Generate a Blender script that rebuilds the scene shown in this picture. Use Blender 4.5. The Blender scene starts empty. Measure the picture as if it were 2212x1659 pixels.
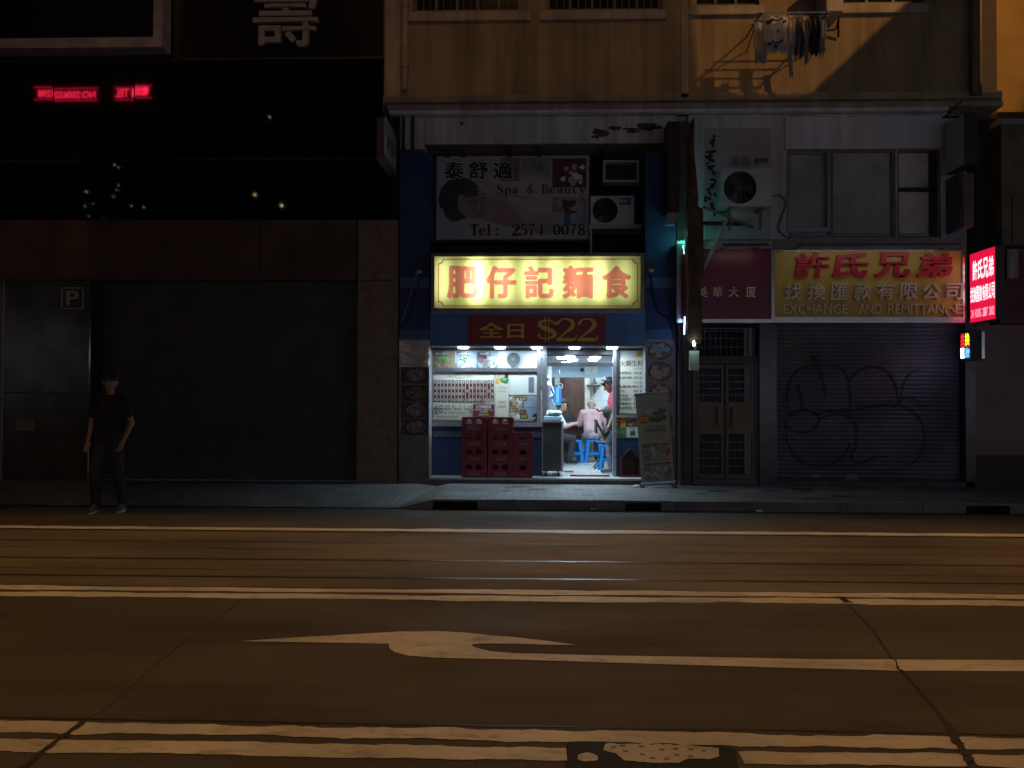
import bpy, bmesh, math, random
import numpy as np
from mathutils import Vector, Matrix
random.seed(7)
rad = math.radians
sc = bpy.context.scene
C = sc.collection

# ------------------------------------------------------------------ camera
F = 1750.0; CX, CY = 1106.0, 829.5; EYE = 1.45          # numbers are for a 2212 x 1659 picture
TH, PH, RO = math.atan(1.75e-5*F), math.atan(30.5/F), 0.0039
Fw = Vector((-math.sin(TH)*math.cos(PH), math.cos(TH)*math.cos(PH), math.sin(PH)))
R0 = Vector((math.cos(TH), math.sin(TH), 0)); U0 = R0.cross(Fw)
Rv = R0*math.cos(RO) + U0*math.sin(RO); Uv = U0*math.cos(RO) - R0*math.sin(RO)
cam = bpy.data.objects.new('camera', bpy.data.cameras.new('camera')); C.objects.link(cam)
cam.matrix_world = Matrix((( Rv.x, Uv.x, -Fw.x, 0), (Rv.y, Uv.y, -Fw.y, 0), (Rv.z, Uv.z, -Fw.z, EYE), (0, 0, 0, 1)))
cam.data.sensor_width = 36; cam.data.lens = 36*F/2212; cam.data.clip_end = 500; cam.data.clip_start = .05
sc.camera = cam

# ------------------------------------------------------------------ world, exposure
w = bpy.data.worlds.new("World"); sc.world = w; w.use_nodes = True
nt = w.node_tree; nt.nodes.clear()
sky = nt.nodes.new('ShaderNodeTexSky'); sky.sky_type = 'NISHITA'; sky.sun_disc = False
sky.sun_elevation = rad(-2.0); sky.sun_rotation = rad(150); sky.ozone_density = 2.0
mixn = nt.nodes.new('ShaderNodeMix'); mixn.data_type = 'RGBA'; mixn.blend_type = 'MIX'
mixn.inputs['Factor'].default_value = .85
mixn.inputs['B'].default_value = (.175, .165, .19, 1)                # city glow on low cloud
bg = nt.nodes.new('ShaderNodeBackground'); bg.inputs['Strength'].default_value = .075
out = nt.nodes.new('ShaderNodeOutputWorld')
nt.links.new(sky.outputs[0], mixn.inputs['A']); nt.links.new(mixn.outputs['Result'], bg.inputs[0]); nt.links.new(bg.outputs[0], out.inputs[0])
sc.view_settings.view_transform = 'Standard'; sc.view_settings.look = 'None'
sc.view_settings.exposure = 0; sc.view_settings.gamma = 1
try:
    sc.render.engine = 'CYCLES'
    sc.cycles.use_denoising = True; sc.cycles.max_bounces = 8; sc.cycles.diffuse_bounces = 4; sc.cycles.glossy_bounces = 4
    sc.cycles.transmission_bounces = 4; sc.cycles.transparent_max_bounces = 8
    sc.cycles.caustics_reflective = False; sc.cycles.caustics_refractive = False
    sc.cycles.sample_clamp_indirect = 4
except Exception: pass
SODIUM = (1.0, .50, .15)

# ------------------------------------------------------------------ pixel -> place on a plane
def ray(px, py): return Fw + Rv*((px-CX)/F) + Uv*((CY-py)/F)
def at(px, py, Y):
    d = ray(px, py); t = Y/d.y
    return (d.x*t, EYE + d.z*t)
def gnd(px, py, z=0.0):
    d = ray(px, py); t = (z-EYE)/d.z
    return (d.x*t, d.y*t)
def RX(x0, y0, x1, y1, Y):
    xm, ym = (x0+x1)/2, (y0+y1)/2
    return at(x0, ym, Y)[0], at(x1, ym, Y)[0], at(xm, y1, Y)[1], at(xm, y0, Y)[1]   # x0,x1,z0,z1

# ------------------------------------------------------------------ materials
MATS = {}
def M(name, col=(.5,.5,.5), rough=.6, metal=0.0, var=.15, scale=5.0, bump=0.0, bscale=60.0, emit=None, estr=0.0, spec=.5, streak=0.0):
    if name in MATS: return MATS[name]
    m = bpy.data.materials.new(name); m.use_nodes = True; n = m.node_tree; L = n.links
    p = n.nodes['Principled BSDF']
    p.inputs['Roughness'].default_value = rough; p.inputs['Metallic'].default_value = metal
    p.inputs['Specular IOR Level'].default_value = spec
    tc = n.nodes.new('ShaderNodeTexCoord')
    nz = n.nodes.new('ShaderNodeTexNoise'); nz.inputs['Scale'].default_value = scale; nz.inputs['Detail'].default_value = 5
    L.new(tc.outputs['Object'], nz.inputs['Vector'])
    mp = n.nodes.new('ShaderNodeMapRange'); mp.inputs['From Min'].default_value = .3; mp.inputs['From Max'].default_value = .7
    mp.inputs['To Min'].default_value = 1-var; mp.inputs['To Max'].default_value = 1+var
    L.new(nz.outputs['Fac'], mp.inputs['Value'])
    mx = n.nodes.new('ShaderNodeVectorMath'); mx.operation = 'SCALE'; mx.inputs[0].default_value = col[:3]
    L.new(mp.outputs[0], mx.inputs['Scale']); L.new(mx.outputs[0], p.inputs['Base Color'])
    if streak:
        mg=n.nodes.new('ShaderNodeMapping'); mg.inputs['Scale'].default_value=(4.5,4.5,.35); L.new(tc.outputs['Object'],mg.inputs['Vector'])
        z2=n.nodes.new('ShaderNodeTexNoise'); z2.inputs['Scale'].default_value=1; z2.inputs['Detail'].default_value=7; z2.inputs['Roughness'].default_value=.65; L.new(mg.outputs[0],z2.inputs['Vector'])
        m3=n.nodes.new('ShaderNodeMapRange'); m3.inputs['From Min'].default_value=.42; m3.inputs['From Max'].default_value=.75; m3.inputs['To Min'].default_value=1.0; m3.inputs['To Max'].default_value=1-streak; L.new(z2.outputs['Fac'],m3.inputs['Value'])
        x2=n.nodes.new('ShaderNodeVectorMath'); x2.operation='SCALE'; L.new(mx.outputs[0],x2.inputs[0]); L.new(m3.outputs[0],x2.inputs['Scale']); L.new(x2.outputs[0],p.inputs['Base Color'])
    if bump:
        nb = n.nodes.new('ShaderNodeTexNoise'); nb.inputs['Scale'].default_value = bscale; nb.inputs['Detail'].default_value = 4
        L.new(tc.outputs['Object'], nb.inputs['Vector'])
        b = n.nodes.new('ShaderNodeBump'); b.inputs['Strength'].default_value = bump; b.inputs['Distance'].default_value = .02
        L.new(nb.outputs['Fac'], b.inputs['Height']); L.new(b.outputs[0], p.inputs['Normal'])
    if emit:
        p.inputs['Emission Color'].default_value = (*emit, 1); p.inputs['Emission Strength'].default_value = estr
    MATS[name] = m; m['p'] = 1
    return m
def brickmat(name, c1, c2, mortar, bw, bh, ms, axes='xy', rough=.6, off=.5, bump=.3):
    if name in MATS: return MATS[name]
    m = bpy.data.materials.new(name); m.use_nodes = True; n = m.node_tree; L = n.links; p = n.nodes['Principled BSDF']
    p.inputs['Roughness'].default_value = rough
    tc = n.nodes.new('ShaderNodeTexCoord'); sp = n.nodes.new('ShaderNodeSeparateXYZ'); cb = n.nodes.new('ShaderNodeCombineXYZ')
    L.new(tc.outputs['Object'], sp.inputs[0]); L.new(sp.outputs[axes[0].upper()], cb.inputs['X']); L.new(sp.outputs[axes[1].upper()], cb.inputs['Y'])
    b = n.nodes.new('ShaderNodeTexBrick'); L.new(cb.outputs[0], b.inputs['Vector'])
    b.inputs['Color1'].default_value = (*c1,1); b.inputs['Color2'].default_value = (*c2,1); b.inputs['Mortar'].default_value = (*mortar,1)
    b.inputs['Scale'].default_value = 1; b.inputs['Brick Width'].default_value = bw; b.inputs['Row Height'].default_value = bh
    b.inputs['Mortar Size'].default_value = ms; b.offset = off
    nz = n.nodes.new('ShaderNodeTexNoise'); nz.inputs['Scale'].default_value = 2.2; nz.inputs['Detail'].default_value = 6; L.new(tc.outputs['Object'], nz.inputs['Vector'])
    mp = n.nodes.new('ShaderNodeMapRange'); mp.inputs['From Min'].default_value=.3; mp.inputs['From Max'].default_value=.7; mp.inputs['To Min'].default_value=.7; mp.inputs['To Max'].default_value=1.2
    L.new(nz.outputs['Fac'], mp.inputs['Value'])
    mx = n.nodes.new('ShaderNodeVectorMath'); mx.operation='SCALE'; L.new(b.outputs['Color'], mx.inputs[0]); L.new(mp.outputs[0], mx.inputs['Scale']); L.new(mx.outputs[0], p.inputs['Base Color'])
    bp = n.nodes.new('ShaderNodeBump'); bp.inputs['Strength'].default_value = bump; bp.inputs['Distance'].default_value=.01; bp.invert = True
    L.new(b.outputs['Fac'], bp.inputs['Height']); L.new(bp.outputs[0], p.inputs['Normal'])
    MATS[name] = m; return m
def roadmat(name, col, streak=0.0, rough=.7):
    m = bpy.data.materials.new(name); m.use_nodes = True; n = m.node_tree; L = n.links; p = n.nodes['Principled BSDF']; p.inputs['Specular IOR Level'].default_value=.3
    tc = n.nodes.new('ShaderNodeTexCoord')
    def noise(sx, sy, det, lo, hi, a, b):
        mpg = n.nodes.new('ShaderNodeMapping'); mpg.inputs['Scale'].default_value = (sx, sy, 1); L.new(tc.outputs['Object'], mpg.inputs['Vector'])
        z = n.nodes.new('ShaderNodeTexNoise'); z.inputs['Scale'].default_value = 1; z.inputs['Detail'].default_value = det; L.new(mpg.outputs[0], z.inputs['Vector'])
        r = n.nodes.new('ShaderNodeMapRange'); r.inputs['From Min'].default_value=lo; r.inputs['From Max'].default_value=hi; r.inputs['To Min'].default_value=a; r.inputs['To Max'].default_value=b
        L.new(z.outputs['Fac'], r.inputs['Value']); return r.outputs[0], z
    a, _ = noise(.45, .9, 8, .3, .7, .6, 1.35); b, zb = noise(130, 130, 2, .3, .7, .45, 1.6); c, _ = noise(.25, 9, 4, .3, .7, 1-streak, 1+streak)
    m1 = n.nodes.new('ShaderNodeMath'); m1.operation='MULTIPLY'; L.new(a, m1.inputs[0]); L.new(b, m1.inputs[1])
    m2 = n.nodes.new('ShaderNodeMath'); m2.operation='MULTIPLY'; L.new(m1.outputs[0], m2.inputs[0]); L.new(c, m2.inputs[1])
    mx = n.nodes.new('ShaderNodeVectorMath'); mx.operation='SCALE'; mx.inputs[0].default_value = col; L.new(m2.outputs[0], mx.inputs['Scale']); L.new(mx.outputs[0], p.inputs['Base Color'])
    rr, _ = noise(.8, 1.6, 4, .3, .7, rough-.12, rough+.12); L.new(rr, p.inputs['Roughness'])
    bp = n.nodes.new('ShaderNodeBump'); bp.inputs['Strength'].default_value=.25; bp.inputs['Distance'].default_value=.008; L.new(zb.outputs['Fac'], bp.inputs['Height']); L.new(bp.outputs[0], p.inputs['Normal'])
    MATS[name] = m; return m
def paintmat(name, col, bare, amount=.42):
    m = bpy.data.materials.new(name); m.use_nodes = True; n = m.node_tree; L = n.links; p = n.nodes['Principled BSDF']; p.inputs['Roughness'].default_value=.65
    tc = n.nodes.new('ShaderNodeTexCoord')
    mg=n.nodes.new('ShaderNodeMapping'); mg.inputs['Scale'].default_value=(5,11,1); L.new(tc.outputs['Object'],mg.inputs['Vector'])
    z = n.nodes.new('ShaderNodeTexNoise'); z.inputs['Scale'].default_value = 1; z.inputs['Detail'].default_value = 12; z.inputs['Roughness'].default_value=.75; L.new(mg.outputs[0], z.inputs['Vector'])
    r = n.nodes.new('ShaderNodeMapRange'); r.inputs['From Min'].default_value=amount-.08; r.inputs['From Max'].default_value=amount+.10; r.inputs['To Min'].default_value=.25; L.new(z.outputs['Fac'], r.inputs['Value'])
    z2 = n.nodes.new('ShaderNodeTexNoise'); z2.inputs['Scale'].default_value = 1.1; z2.inputs['Detail'].default_value = 8; L.new(tc.outputs['Object'], z2.inputs['Vector'])
    r2 = n.nodes.new('ShaderNodeMapRange'); r2.inputs['From Min'].default_value=.3; r2.inputs['From Max'].default_value=.7; r2.inputs['To Min'].default_value=.62; r2.inputs['To Max'].default_value=1.15; L.new(z2.outputs['Fac'], r2.inputs['Value'])
    mx = n.nodes.new('ShaderNodeMix'); mx.data_type='RGBA'; mx.inputs['A'].default_value=(*bare,1); mx.inputs['B'].default_value=(*col,1); L.new(r.outputs[0], mx.inputs['Factor'])
    s = n.nodes.new('ShaderNodeVectorMath'); s.operation='SCALE'; L.new(mx.outputs['Result'], s.inputs[0]); L.new(r2.outputs[0], s.inputs['Scale']); L.new(s.outputs[0], p.inputs['Base Color'])
    MATS[name]=m; return m
def lightface(name, col, trans=.75):
    m = bpy.data.materials.new(name); m.use_nodes = True; n = m.node_tree; n.nodes.clear(); L = n.links
    o = n.nodes.new('ShaderNodeOutputMaterial'); t = n.nodes.new('ShaderNodeBsdfTranslucent'); d = n.nodes.new('ShaderNodeBsdfDiffuse')
    mx = n.nodes.new('ShaderNodeMixShader'); mx.inputs[0].default_value = trans
    nz = n.nodes.new('ShaderNodeTexNoise'); nz.inputs['Scale'].default_value=3; mp = n.nodes.new('ShaderNodeMapRange'); mp.inputs['To Min'].default_value=.9; mp.inputs['To Max'].default_value=1.05
    L.new(nz.outputs['Fac'], mp.inputs['Value']); s = n.nodes.new('ShaderNodeVectorMath'); s.operation='SCALE'; s.inputs[0].default_value=col; L.new(mp.outputs[0], s.inputs['Scale'])
    L.new(s.outputs[0], t.inputs['Color']); L.new(s.outputs[0], d.inputs['Color'])
    L.new(d.outputs[0], mx.inputs[1]); L.new(t.outputs[0], mx.inputs[2]); L.new(mx.outputs[0], o.inputs['Surface']); MATS[name]=m; return m
def glassmat(name, tint=(.9,.95,1), refl=.12):
    m = bpy.data.materials.new(name); m.use_nodes = True; n = m.node_tree; n.nodes.clear(); L = n.links
    o = n.nodes.new('ShaderNodeOutputMaterial'); t = n.nodes.new('ShaderNodeBsdfTransparent'); t.inputs[0].default_value=(*tint,1)
    g = n.nodes.new('ShaderNodeBsdfGlossy'); g.inputs['Roughness'].default_value=.03; mx = n.nodes.new('ShaderNodeMixShader'); mx.inputs[0].default_value=refl
    L.new(t.outputs[0], mx.inputs[1]); L.new(g.outputs[0], mx.inputs[2]); L.new(mx.outputs[0], o.inputs['Surface']); MATS[name]=m; return m

# ------------------------------------------------------------------ mesh builder
def frame(Y, o=None): return (Vector((0, Y, 0)), Vector((1,0,0)), Vector((0,0,1)), Vector((0,-1,0)))
OFF = {}
class MB:
    def __init__(s): s.v=[]; s.f=[]; s.m=[]; s.mats=[]
    def mi(s, m):
        if m not in s.mats: s.mats.append(m)
        return s.mats.index(m)
    def add(s, vs, fs, m):
        b=len(s.v); i=s.mi(m); s.v += [Vector(v) for v in vs]
        for f in fs: s.f.append([b+k for k in f]); s.m.append(i)
        return s
    def box(s, x0,x1,y0,y1,z0,z1,m):
        return s.add([(x0,y0,z0),(x1,y0,z0),(x1,y1,z0),(x0,y1,z0),(x0,y0,z1),(x1,y0,z1),(x1,y1,z1),(x0,y1,z1)],
              [(0,3,2,1),(4,5,6,7),(0,1,5,4),(1,2,6,5),(2,3,7,6),(3,0,4,7)], m)
    def pbox(s, x0,y0,x1,y1,Y,d,m):
        a,b,c,e = RX(x0,y0,x1,y1,Y); return s.box(a,b,Y,Y+d,c,e,m)
    def quad(s, pts, m): return s.add(pts, [tuple(range(len(pts)))], m)
    def flat(s, pts2, Y, m, fr=None):                 # flat polygon, pts (u,v), faces the viewer
        o,u,v,wv = fr or frame(Y)
        return s.add([o+u*a+v*b for a,b in pts2], [tuple(range(len(pts2)))], m)
    def prism(s, pts, h0, h1, m):                     # ground polygon (x,y) from h0 to h1
        n=len(pts); vs=[(a,b,h0) for a,b in pts]+[(a,b,h1) for a,b in pts]
        return s.add(vs, [tuple(reversed(range(n))), tuple(range(n,2*n))]+[(i,(i+1)%n,n+(i+1)%n,n+i) for i in range(n)], m)
    def plate(s, outer, holes, d, m, fr):             # flat plate with holes: front at the frame plane, d thick behind
        cu = bpy.data.curves.new('c','CURVE'); cu.dimensions='2D'; cu.fill_mode='BOTH'; cu.extrude=d/2
        for pl in [outer]+list(holes):
            sp = cu.splines.new('POLY'); sp.points.add(len(pl)-1); sp.use_cyclic_u=True
            for q,(a,b) in zip(sp.points, pl): q.co=(a,b,0,1)
        return s._curve(cu, m, fr, d/2)
    def _curve(s, cu, m, fr, back=0, xf=None):
        ob = bpy.data.objects.new('c', cu); me = bpy.data.meshes.new_from_object(ob)
        o,u,v,wv = fr; vs=[]
        co=[q.co.copy() for q in me.vertices]
        if xf: co=[xf(c) for c in co]
        s.add([o+u*c.x+v*c.y+wv*(c.z-back) for c in co], [tuple(p.vertices) for p in me.polygons], m)
        bpy.data.objects.remove(ob); bpy.data.curves.remove(cu); bpy.data.meshes.remove(me); return s
    def text(s, body, x0,x1,z0,z1, m, fr, depth=0.0, bold=0.0, shear=0.0, keep=False, rot=0, jit=0.0):
        cu = bpy.data.curves.new('t','FONT'); cu.body=body; cu.resolution_u=3; cu.shear=shear
        ob = bpy.data.objects.new('t', cu); me = bpy.data.meshes.new_from_object(ob)
        V=[q.co.to_2d() for q in me.vertices]; Fs=[list(p.vertices) for p in me.polygons]
        bpy.data.objects.remove(ob); bpy.data.curves.remove(cu); bpy.data.meshes.remove(me)
        if not V: return s
        key={}; mp=[]; W=[]                                   # weld
        for q in V:
            k=(round(q.x,4),round(q.y,4))
            if k not in key: key[k]=len(W); W.append(q)
            mp.append(key[k])
        V=W; G=[]
        for f in Fs:
            g=[mp[k] for k in f]; g=[a for n_,a in enumerate(g) if a!=g[n_-1]]
            if len(g)<3: continue
            ar=sum(V[g[n_-1]].x*V[g[n_]].y-V[g[n_]].x*V[g[n_-1]].y for n_ in range(len(g)))
            G.append(g if ar>0 else g[::-1])
        ed={}
        for f in G:
            for n_ in range(len(f)): ed[(f[n_-1],f[n_])]=1
        bd=[e for e in ed if (e[1],e[0]) not in ed]
        if bold:
            N=[Vector((0,0)) for _ in V]
            for a,b in bd:
                d=V[b]-V[a]; l=d.length
                if l<1e-6: continue
                nn=Vector((d.y,-d.x))/l; N[a]+=nn*min(l,.05); N[b]+=nn*min(l,.05)
            for k,nv in enumerate(N):
                if nv.length>1e-5: V[k]=V[k]+nv.normalized()*bold*1.1
        xs=[q.x for q in V]; ys=[q.y for q in V]; ax,bx,ay,by=min(xs),max(xs),min(ys),max(ys)
        sx=(x1-x0)/max(bx-ax,1e-6); sy=(z1-z0)/max(by-ay,1e-6); cx=(x0+x1)/2; cz=(z0+z1)/2
        if keep: sx=sy=min(sx,sy)
        o,u,v,wv=fr; mx,my=(ax+bx)/2,(ay+by)/2; cr,sr=math.cos(rot),math.sin(rot); P=[]
        for q in V:
            a=(q.x-mx)*sx; b=(q.y-my)*sy; P.append(o+u*(cx+a*cr-b*sr)+v*(cz+a*sr+b*cr))
        if not depth: return s.add(P,G,m)
        n_=len(P)
        return s.add([p+wv*depth for p in P]+P, G+[(n_+a,n_+b,b,a) for a,b in bd], m)
    def boldtext(s, ch, x0,x1,z0,z1, m, fr, grow=.03, N=150):     # heavy rounded character, built from row strips
        cu = bpy.data.curves.new('t','FONT'); cu.body=ch; cu.resolution_u=3
        ob = bpy.data.objects.new('t', cu); me = bpy.data.meshes.new_from_object(ob)
        V=np.array([q.co[:2] for q in me.vertices]); T=[p.vertices[:] for p in me.polygons]
        bpy.data.objects.remove(ob); bpy.data.curves.remove(cu); bpy.data.meshes.remove(me)
        lo,hi=V.min(0),V.max(0); V=(V-lo)/(hi-lo); g=int(N*grow)+1; W=N-2*g; G=np.zeros((N,N),bool)
        gx,gy=np.meshgrid((np.arange(N)+.5-g)/W,(np.arange(N)+.5-g)/W)
        for f in T:
            for k in range(1,len(f)-1):
                a,b,c=V[f[0]],V[f[k]],V[f[k+1]]
                d1=(gx-b[0])*(a[1]-b[1])-(a[0]-b[0])*(gy-b[1]); d2=(gx-c[0])*(b[1]-c[1])-(b[0]-c[0])*(gy-c[1]); d3=(gx-a[0])*(c[1]-a[1])-(c[0]-a[0])*(gy-a[1])
                G |= ~(((d1<0)|(d2<0)|(d3<0))&((d1>0)|(d2>0)|(d3>0)))
        D=G.copy(); r=N*grow
        for i in range(-g,g+1):
            for j in range(-g,g+1):
                if i*i+(j*1.25)**2<=r*r: D |= np.roll(np.roll(G,i,1),j,0)
        o,u,v,wv=fr
        for j in range(N):
            row=np.concatenate(([0],D[j].astype(int),[0])); e=np.diff(row); st=np.where(e==1)[0]; en=np.where(e==-1)[0]
            za,zb=z0+(z1-z0)*j/N,z0+(z1-z0)*(j+1)/N
            for a,b in zip(st,en):
                xa,xb=x0+(x1-x0)*a/N,x0+(x1-x0)*b/N; s.add([o+u*xa+v*za,o+u*xb+v*za,o+u*xb+v*zb,o+u*xa+v*zb],[(0,1,2,3)],m)
        return s
    def stroke(s, pts, m, fr, sx=1, sz=1, ox=0, oz=0, n=6, push=0.0, hook=None, ws=None):   # brush stroke: (x,z,width), smoothed
        P=[(a*sx+ox, b*sz+oz, c*(ws or (sx+sz)/2)) for a,b,c in pts]; S=[]
        for i in range(len(P)-1):
            p0=P[max(i-1,0)];p1=P[i];p2=P[i+1];p3=P[min(i+2,len(P)-1)]
            for k in range(n if len(P)>2 else 2):
                t=k/(n if len(P)>2 else 2)
                S.append(tuple(.5*((2*p1[j])+(-p0[j]+p2[j])*t+(2*p0[j]-5*p1[j]+4*p2[j]-p3[j])*t*t+(-p0[j]+3*p1[j]-3*p2[j]+p3[j])*t**3) for j in range(3)))
        S.append(P[-1]); o,u,v,wv=fr; vs=[]
        for i,(a,b,c) in enumerate(S):
            q0=S[max(i-1,0)];q1=S[min(i+1,len(S)-1)]; dx,dz=q1[0]-q0[0],q1[1]-q0[1]; l=math.hypot(dx,dz) or 1
            for sg in (1,-1):
                A,B=a-dz/l*c/2*sg, b+dx/l*c/2*sg
                vs.append(o+u*A+v*B+wv*((hook(A,B) if hook else 0)+push))
        return s.add(vs,[(2*i,2*i+1,2*i+3,2*i+2) for i in range(len(S)-1)], m)
    def blob(s, cx,cz,rx,rz, Y, m, n=14, jit=0.0, a0=0, fr=None, rot=0):
        pts=[]
        for k in range(n):
            t=2*math.pi*k/n+a0; r=1+random.uniform(-jit,jit); a=rx*r*math.cos(t); b=rz*r*math.sin(t)
            pts.append((cx+a*math.cos(rot)-b*math.sin(rot), cz+a*math.sin(rot)+b*math.cos(rot)))
        return s.flat(pts, Y, m, fr)
    def cyl(s, p0,p1,r0,r1,m,n=14,caps=True):
        p0,p1=Vector(p0),Vector(p1); d=(p1-p0).normalized(); a=d.orthogonal().normalized(); b=d.cross(a)
        vs=[]
        for p,r in ((p0,r0),(p1,r1)):
            for k in range(n): t=2*math.pi*k/n; vs.append(p+a*(r*math.cos(t))+b*(r*math.sin(t)))
        fs=[(k,(k+1)%n,n+(k+1)%n,n+k) for k in range(n)]
        if caps: fs += [tuple(reversed(range(n))), tuple(range(n,2*n))]
        return s.add(vs,fs,m)
    def tube(s, pts, r, m, n=8):
        for a,b in zip(pts[:-1],pts[1:]): s.cyl(a,b,r,r,m,n)
        return s
    def ball(s, c, r, m, nu=14, nv=9):
        if not hasattr(r,'__len__'): r=(r,r,r)
        vs=[(c[0],c[1],c[2]-r[2])]; fs=[]
        for j in range(1,nv):
            t=-math.pi/2+math.pi*j/nv
            for i in range(nu): q=2*math.pi*i/nu; vs.append((c[0]+r[0]*math.cos(t)*math.cos(q), c[1]+r[1]*math.cos(t)*math.sin(q), c[2]+r[2]*math.sin(t)))
        vs.append((c[0],c[1],c[2]+r[2])); top=len(vs)-1
        for i in range(nu): fs.append((0,1+(i+1)%nu,1+i)); fs.append((top,1+(nv-2)*nu+i,1+(nv-2)*nu+(i+1)%nu))
        for j in range(nv-2):
            for i in range(nu): a=1+j*nu; fs.append((a+i,a+(i+1)%nu,a+nu+(i+1)%nu,a+nu+i))
        return s.add(vs,fs,m)
    def capsule(s,p0,p1,r0,r1,m,n=12): s.cyl(p0,p1,r0,r1,m,n); s.ball(p0,r0,m,n,8); s.ball(p1,r1,m,n,8); return s
    def mesh(s, name, off=(0,0,0), smooth=False):
        me=bpy.data.meshes.new(name); o=Vector(off)
        me.from_pydata([v-o for v in s.v],[],s.f)
        for m in s.mats: me.materials.append(m)
        me.polygons.foreach_set('material_index', s.m)
        if smooth: me.polygons.foreach_set('use_smooth',[True]*len(me.polygons))
        me.update(); return me
    def build(s, name, parent=None, smooth=False, bevel=0, remesh=0, label=None):
        off = OFF.get(parent.name,(0,0,0)) if parent else (0,0,0)
        me=s.mesh(name, off, smooth)
        o=bpy.data.objects.new(name, me); C.objects.link(o)
        if remesh:
            bm=bmesh.new(); bm.from_mesh(me); bmesh.ops.recalc_face_normals(bm, faces=bm.faces); bm.to_mesh(me); bm.free()
            md=o.modifiers.new('r','REMESH'); md.mode='VOXEL'; md.voxel_size=remesh; md.use_smooth_shade=True
            sm=o.modifiers.new('s','SMOOTH'); sm.factor=.5; sm.iterations=4
            bpy.context.view_layer.update(); dg=bpy.context.evaluated_depsgraph_get()
            m2=bpy.data.meshes.new_from_object(o.evaluated_get(dg)); o.modifiers.clear(); o.data=m2; m2.name=name
            m2.materials.clear(); m2.materials.append(s.mats[0]); m2.polygons.foreach_set('use_smooth',[True]*len(m2.polygons))
        if parent: o.parent=parent; OFF[o.name]=off
        else: OFF[o.name]=(0,0,0)
        if bevel:
            b=o.modifiers.new('b','BEVEL'); b.width=bevel; b.segments=2; b.limit_method='ANGLE'; b.angle_limit=rad(50)
        if label: o['label']=label
        return o
def thing(name, label, cat, loc=(0,0,0), group=None):
    o=bpy.data.objects.new(name,None); o.empty_display_size=.2; C.objects.link(o); o.location=loc; OFF[o.name]=loc
    o['label']=label; o['category']=cat
    if group: o['group']=group
    return o
def tag(o, label, cat, group=None):
    o['label']=label; o['category']=cat
    if group: o['group']=group
    return o
def struct(mb, name, **k):
    o=mb.build(name, **k); o['kind']='structure'; return o
def lamp(name, kind, loc, power, col=(1,1,1), parent=None, rad_=.05, aim=None, spot=None, blend=.3, size=None):
    d=bpy.data.lights.new(name, kind); d.energy=power; d.color=col
    if kind in ('POINT','SPOT'): d.shadow_soft_size=rad_
    if kind=='SPOT': d.spot_size=rad(spot); d.spot_blend=blend
    if kind=='AREA': d.shape='DISK'; d.size=size or .1
    o=bpy.data.objects.new(name,d); C.objects.link(o)
    off=Vector(OFF.get(parent.name,(0,0,0))) if parent else Vector((0,0,0))
    o.location=Vector(loc)-off
    if parent: o.parent=parent
    if aim is not None: o.rotation_euler=(Vector(aim)-Vector(loc)).to_track_quat('-Z','Y').to_euler()
    return o
def rect(x0,x1,z0,z1): return [(x0,z0),(x1,z0),(x1,z1),(x0,z1)]
def rrect(x0,x1,z0,z1,r,n=4):
    pts=[]
    for cx,cz,a in ((x1-r,z0+r,-90),(x1-r,z1-r,0),(x0+r,z1-r,90),(x0+r,z0+r,180)):
        for k in range(n+1): t=rad(a+90*k/n); pts.append((cx+r*math.cos(t),cz+r*math.sin(t)))
    return pts
def framed(mb, x0,y0,x1,y1,Y,wd,d,m):                 # rectangular frame in pixel coordinates, wd in metres
    a,b,c,e=RX(x0,y0,x1,y1,Y); mb.plate(rect(a,b,c,e),[rect(a+wd,b-wd,c+wd,e-wd)],d,m,frame(Y)); return a+wd,b-wd,c+wd,e-wd

YF=12.5                                              # the street line of the facades
alu   = M('aluminium',(.36,.37,.39),.34,.9,.15,20)
steel = M('brushed_steel',(.5,.5,.5),.32,.95,.15,12)
chrome= M('chrome_trim',(.72,.72,.72),.09,1,.05,10)
black = M('black_paint',(.014,.014,.015),.5,0,.2)
dark  = M('dark_metal',(.045,.045,.047),.5,.4,.25)
white = M('white_paint',(.75,.76,.76),.45,0,.08)

# ================================================================== STREET
asph = roadmat('asphalt',(.080,.068,.054),.12,.86)
conc = roadmat('tram_bed_concrete',(.130,.108,.075),.09,.85)
paint= paintmat('road_paint',(.60,.56,.49),(.10,.085,.065),.39)
tar  = M('tar',(.022,.02,.018),.55,0,.2,30)
KY=10.55                                              # kerb line
mb=MB(); mb.quad([(-60,-14,0),(60,-14,0),(60,KY+.3,0),(-60,KY+.3,0)],asph); struct(mb,'road')
def gline(py0,py1): # a line given by the picture row at both picture edges -> y at x=-20 / +20
    a=gnd(0,py0); b=gnd(2212,py1); s=(b[1]-a[1])/(b[0]-a[0]); return lambda x: a[1]+s*(x-a[0])
def ragged(t0,t1,x0,x1,m,z,jit,mb,step=.12,gaps=()):
    xs=[]; x=x0
    while x<x1: xs.append(x); x+=step*random.uniform(.6,1.4)
    xs.append(x1); j0=j1=0
    pts=[]
    for x in xs:
        j0=.7*j0+random.gauss(0,jit); j1=.7*j1+random.gauss(0,jit)
        pts.append(((x,t0(x)+j0,z),(x,t1(x)+j1,z)))
    for (a,b),(c,d) in zip(pts[:-1],pts[1:]):
        if any(g0<a[0]<g1 for g0,g1 in gaps): continue
        mb.quad([a,c,d,b],m)
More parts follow.
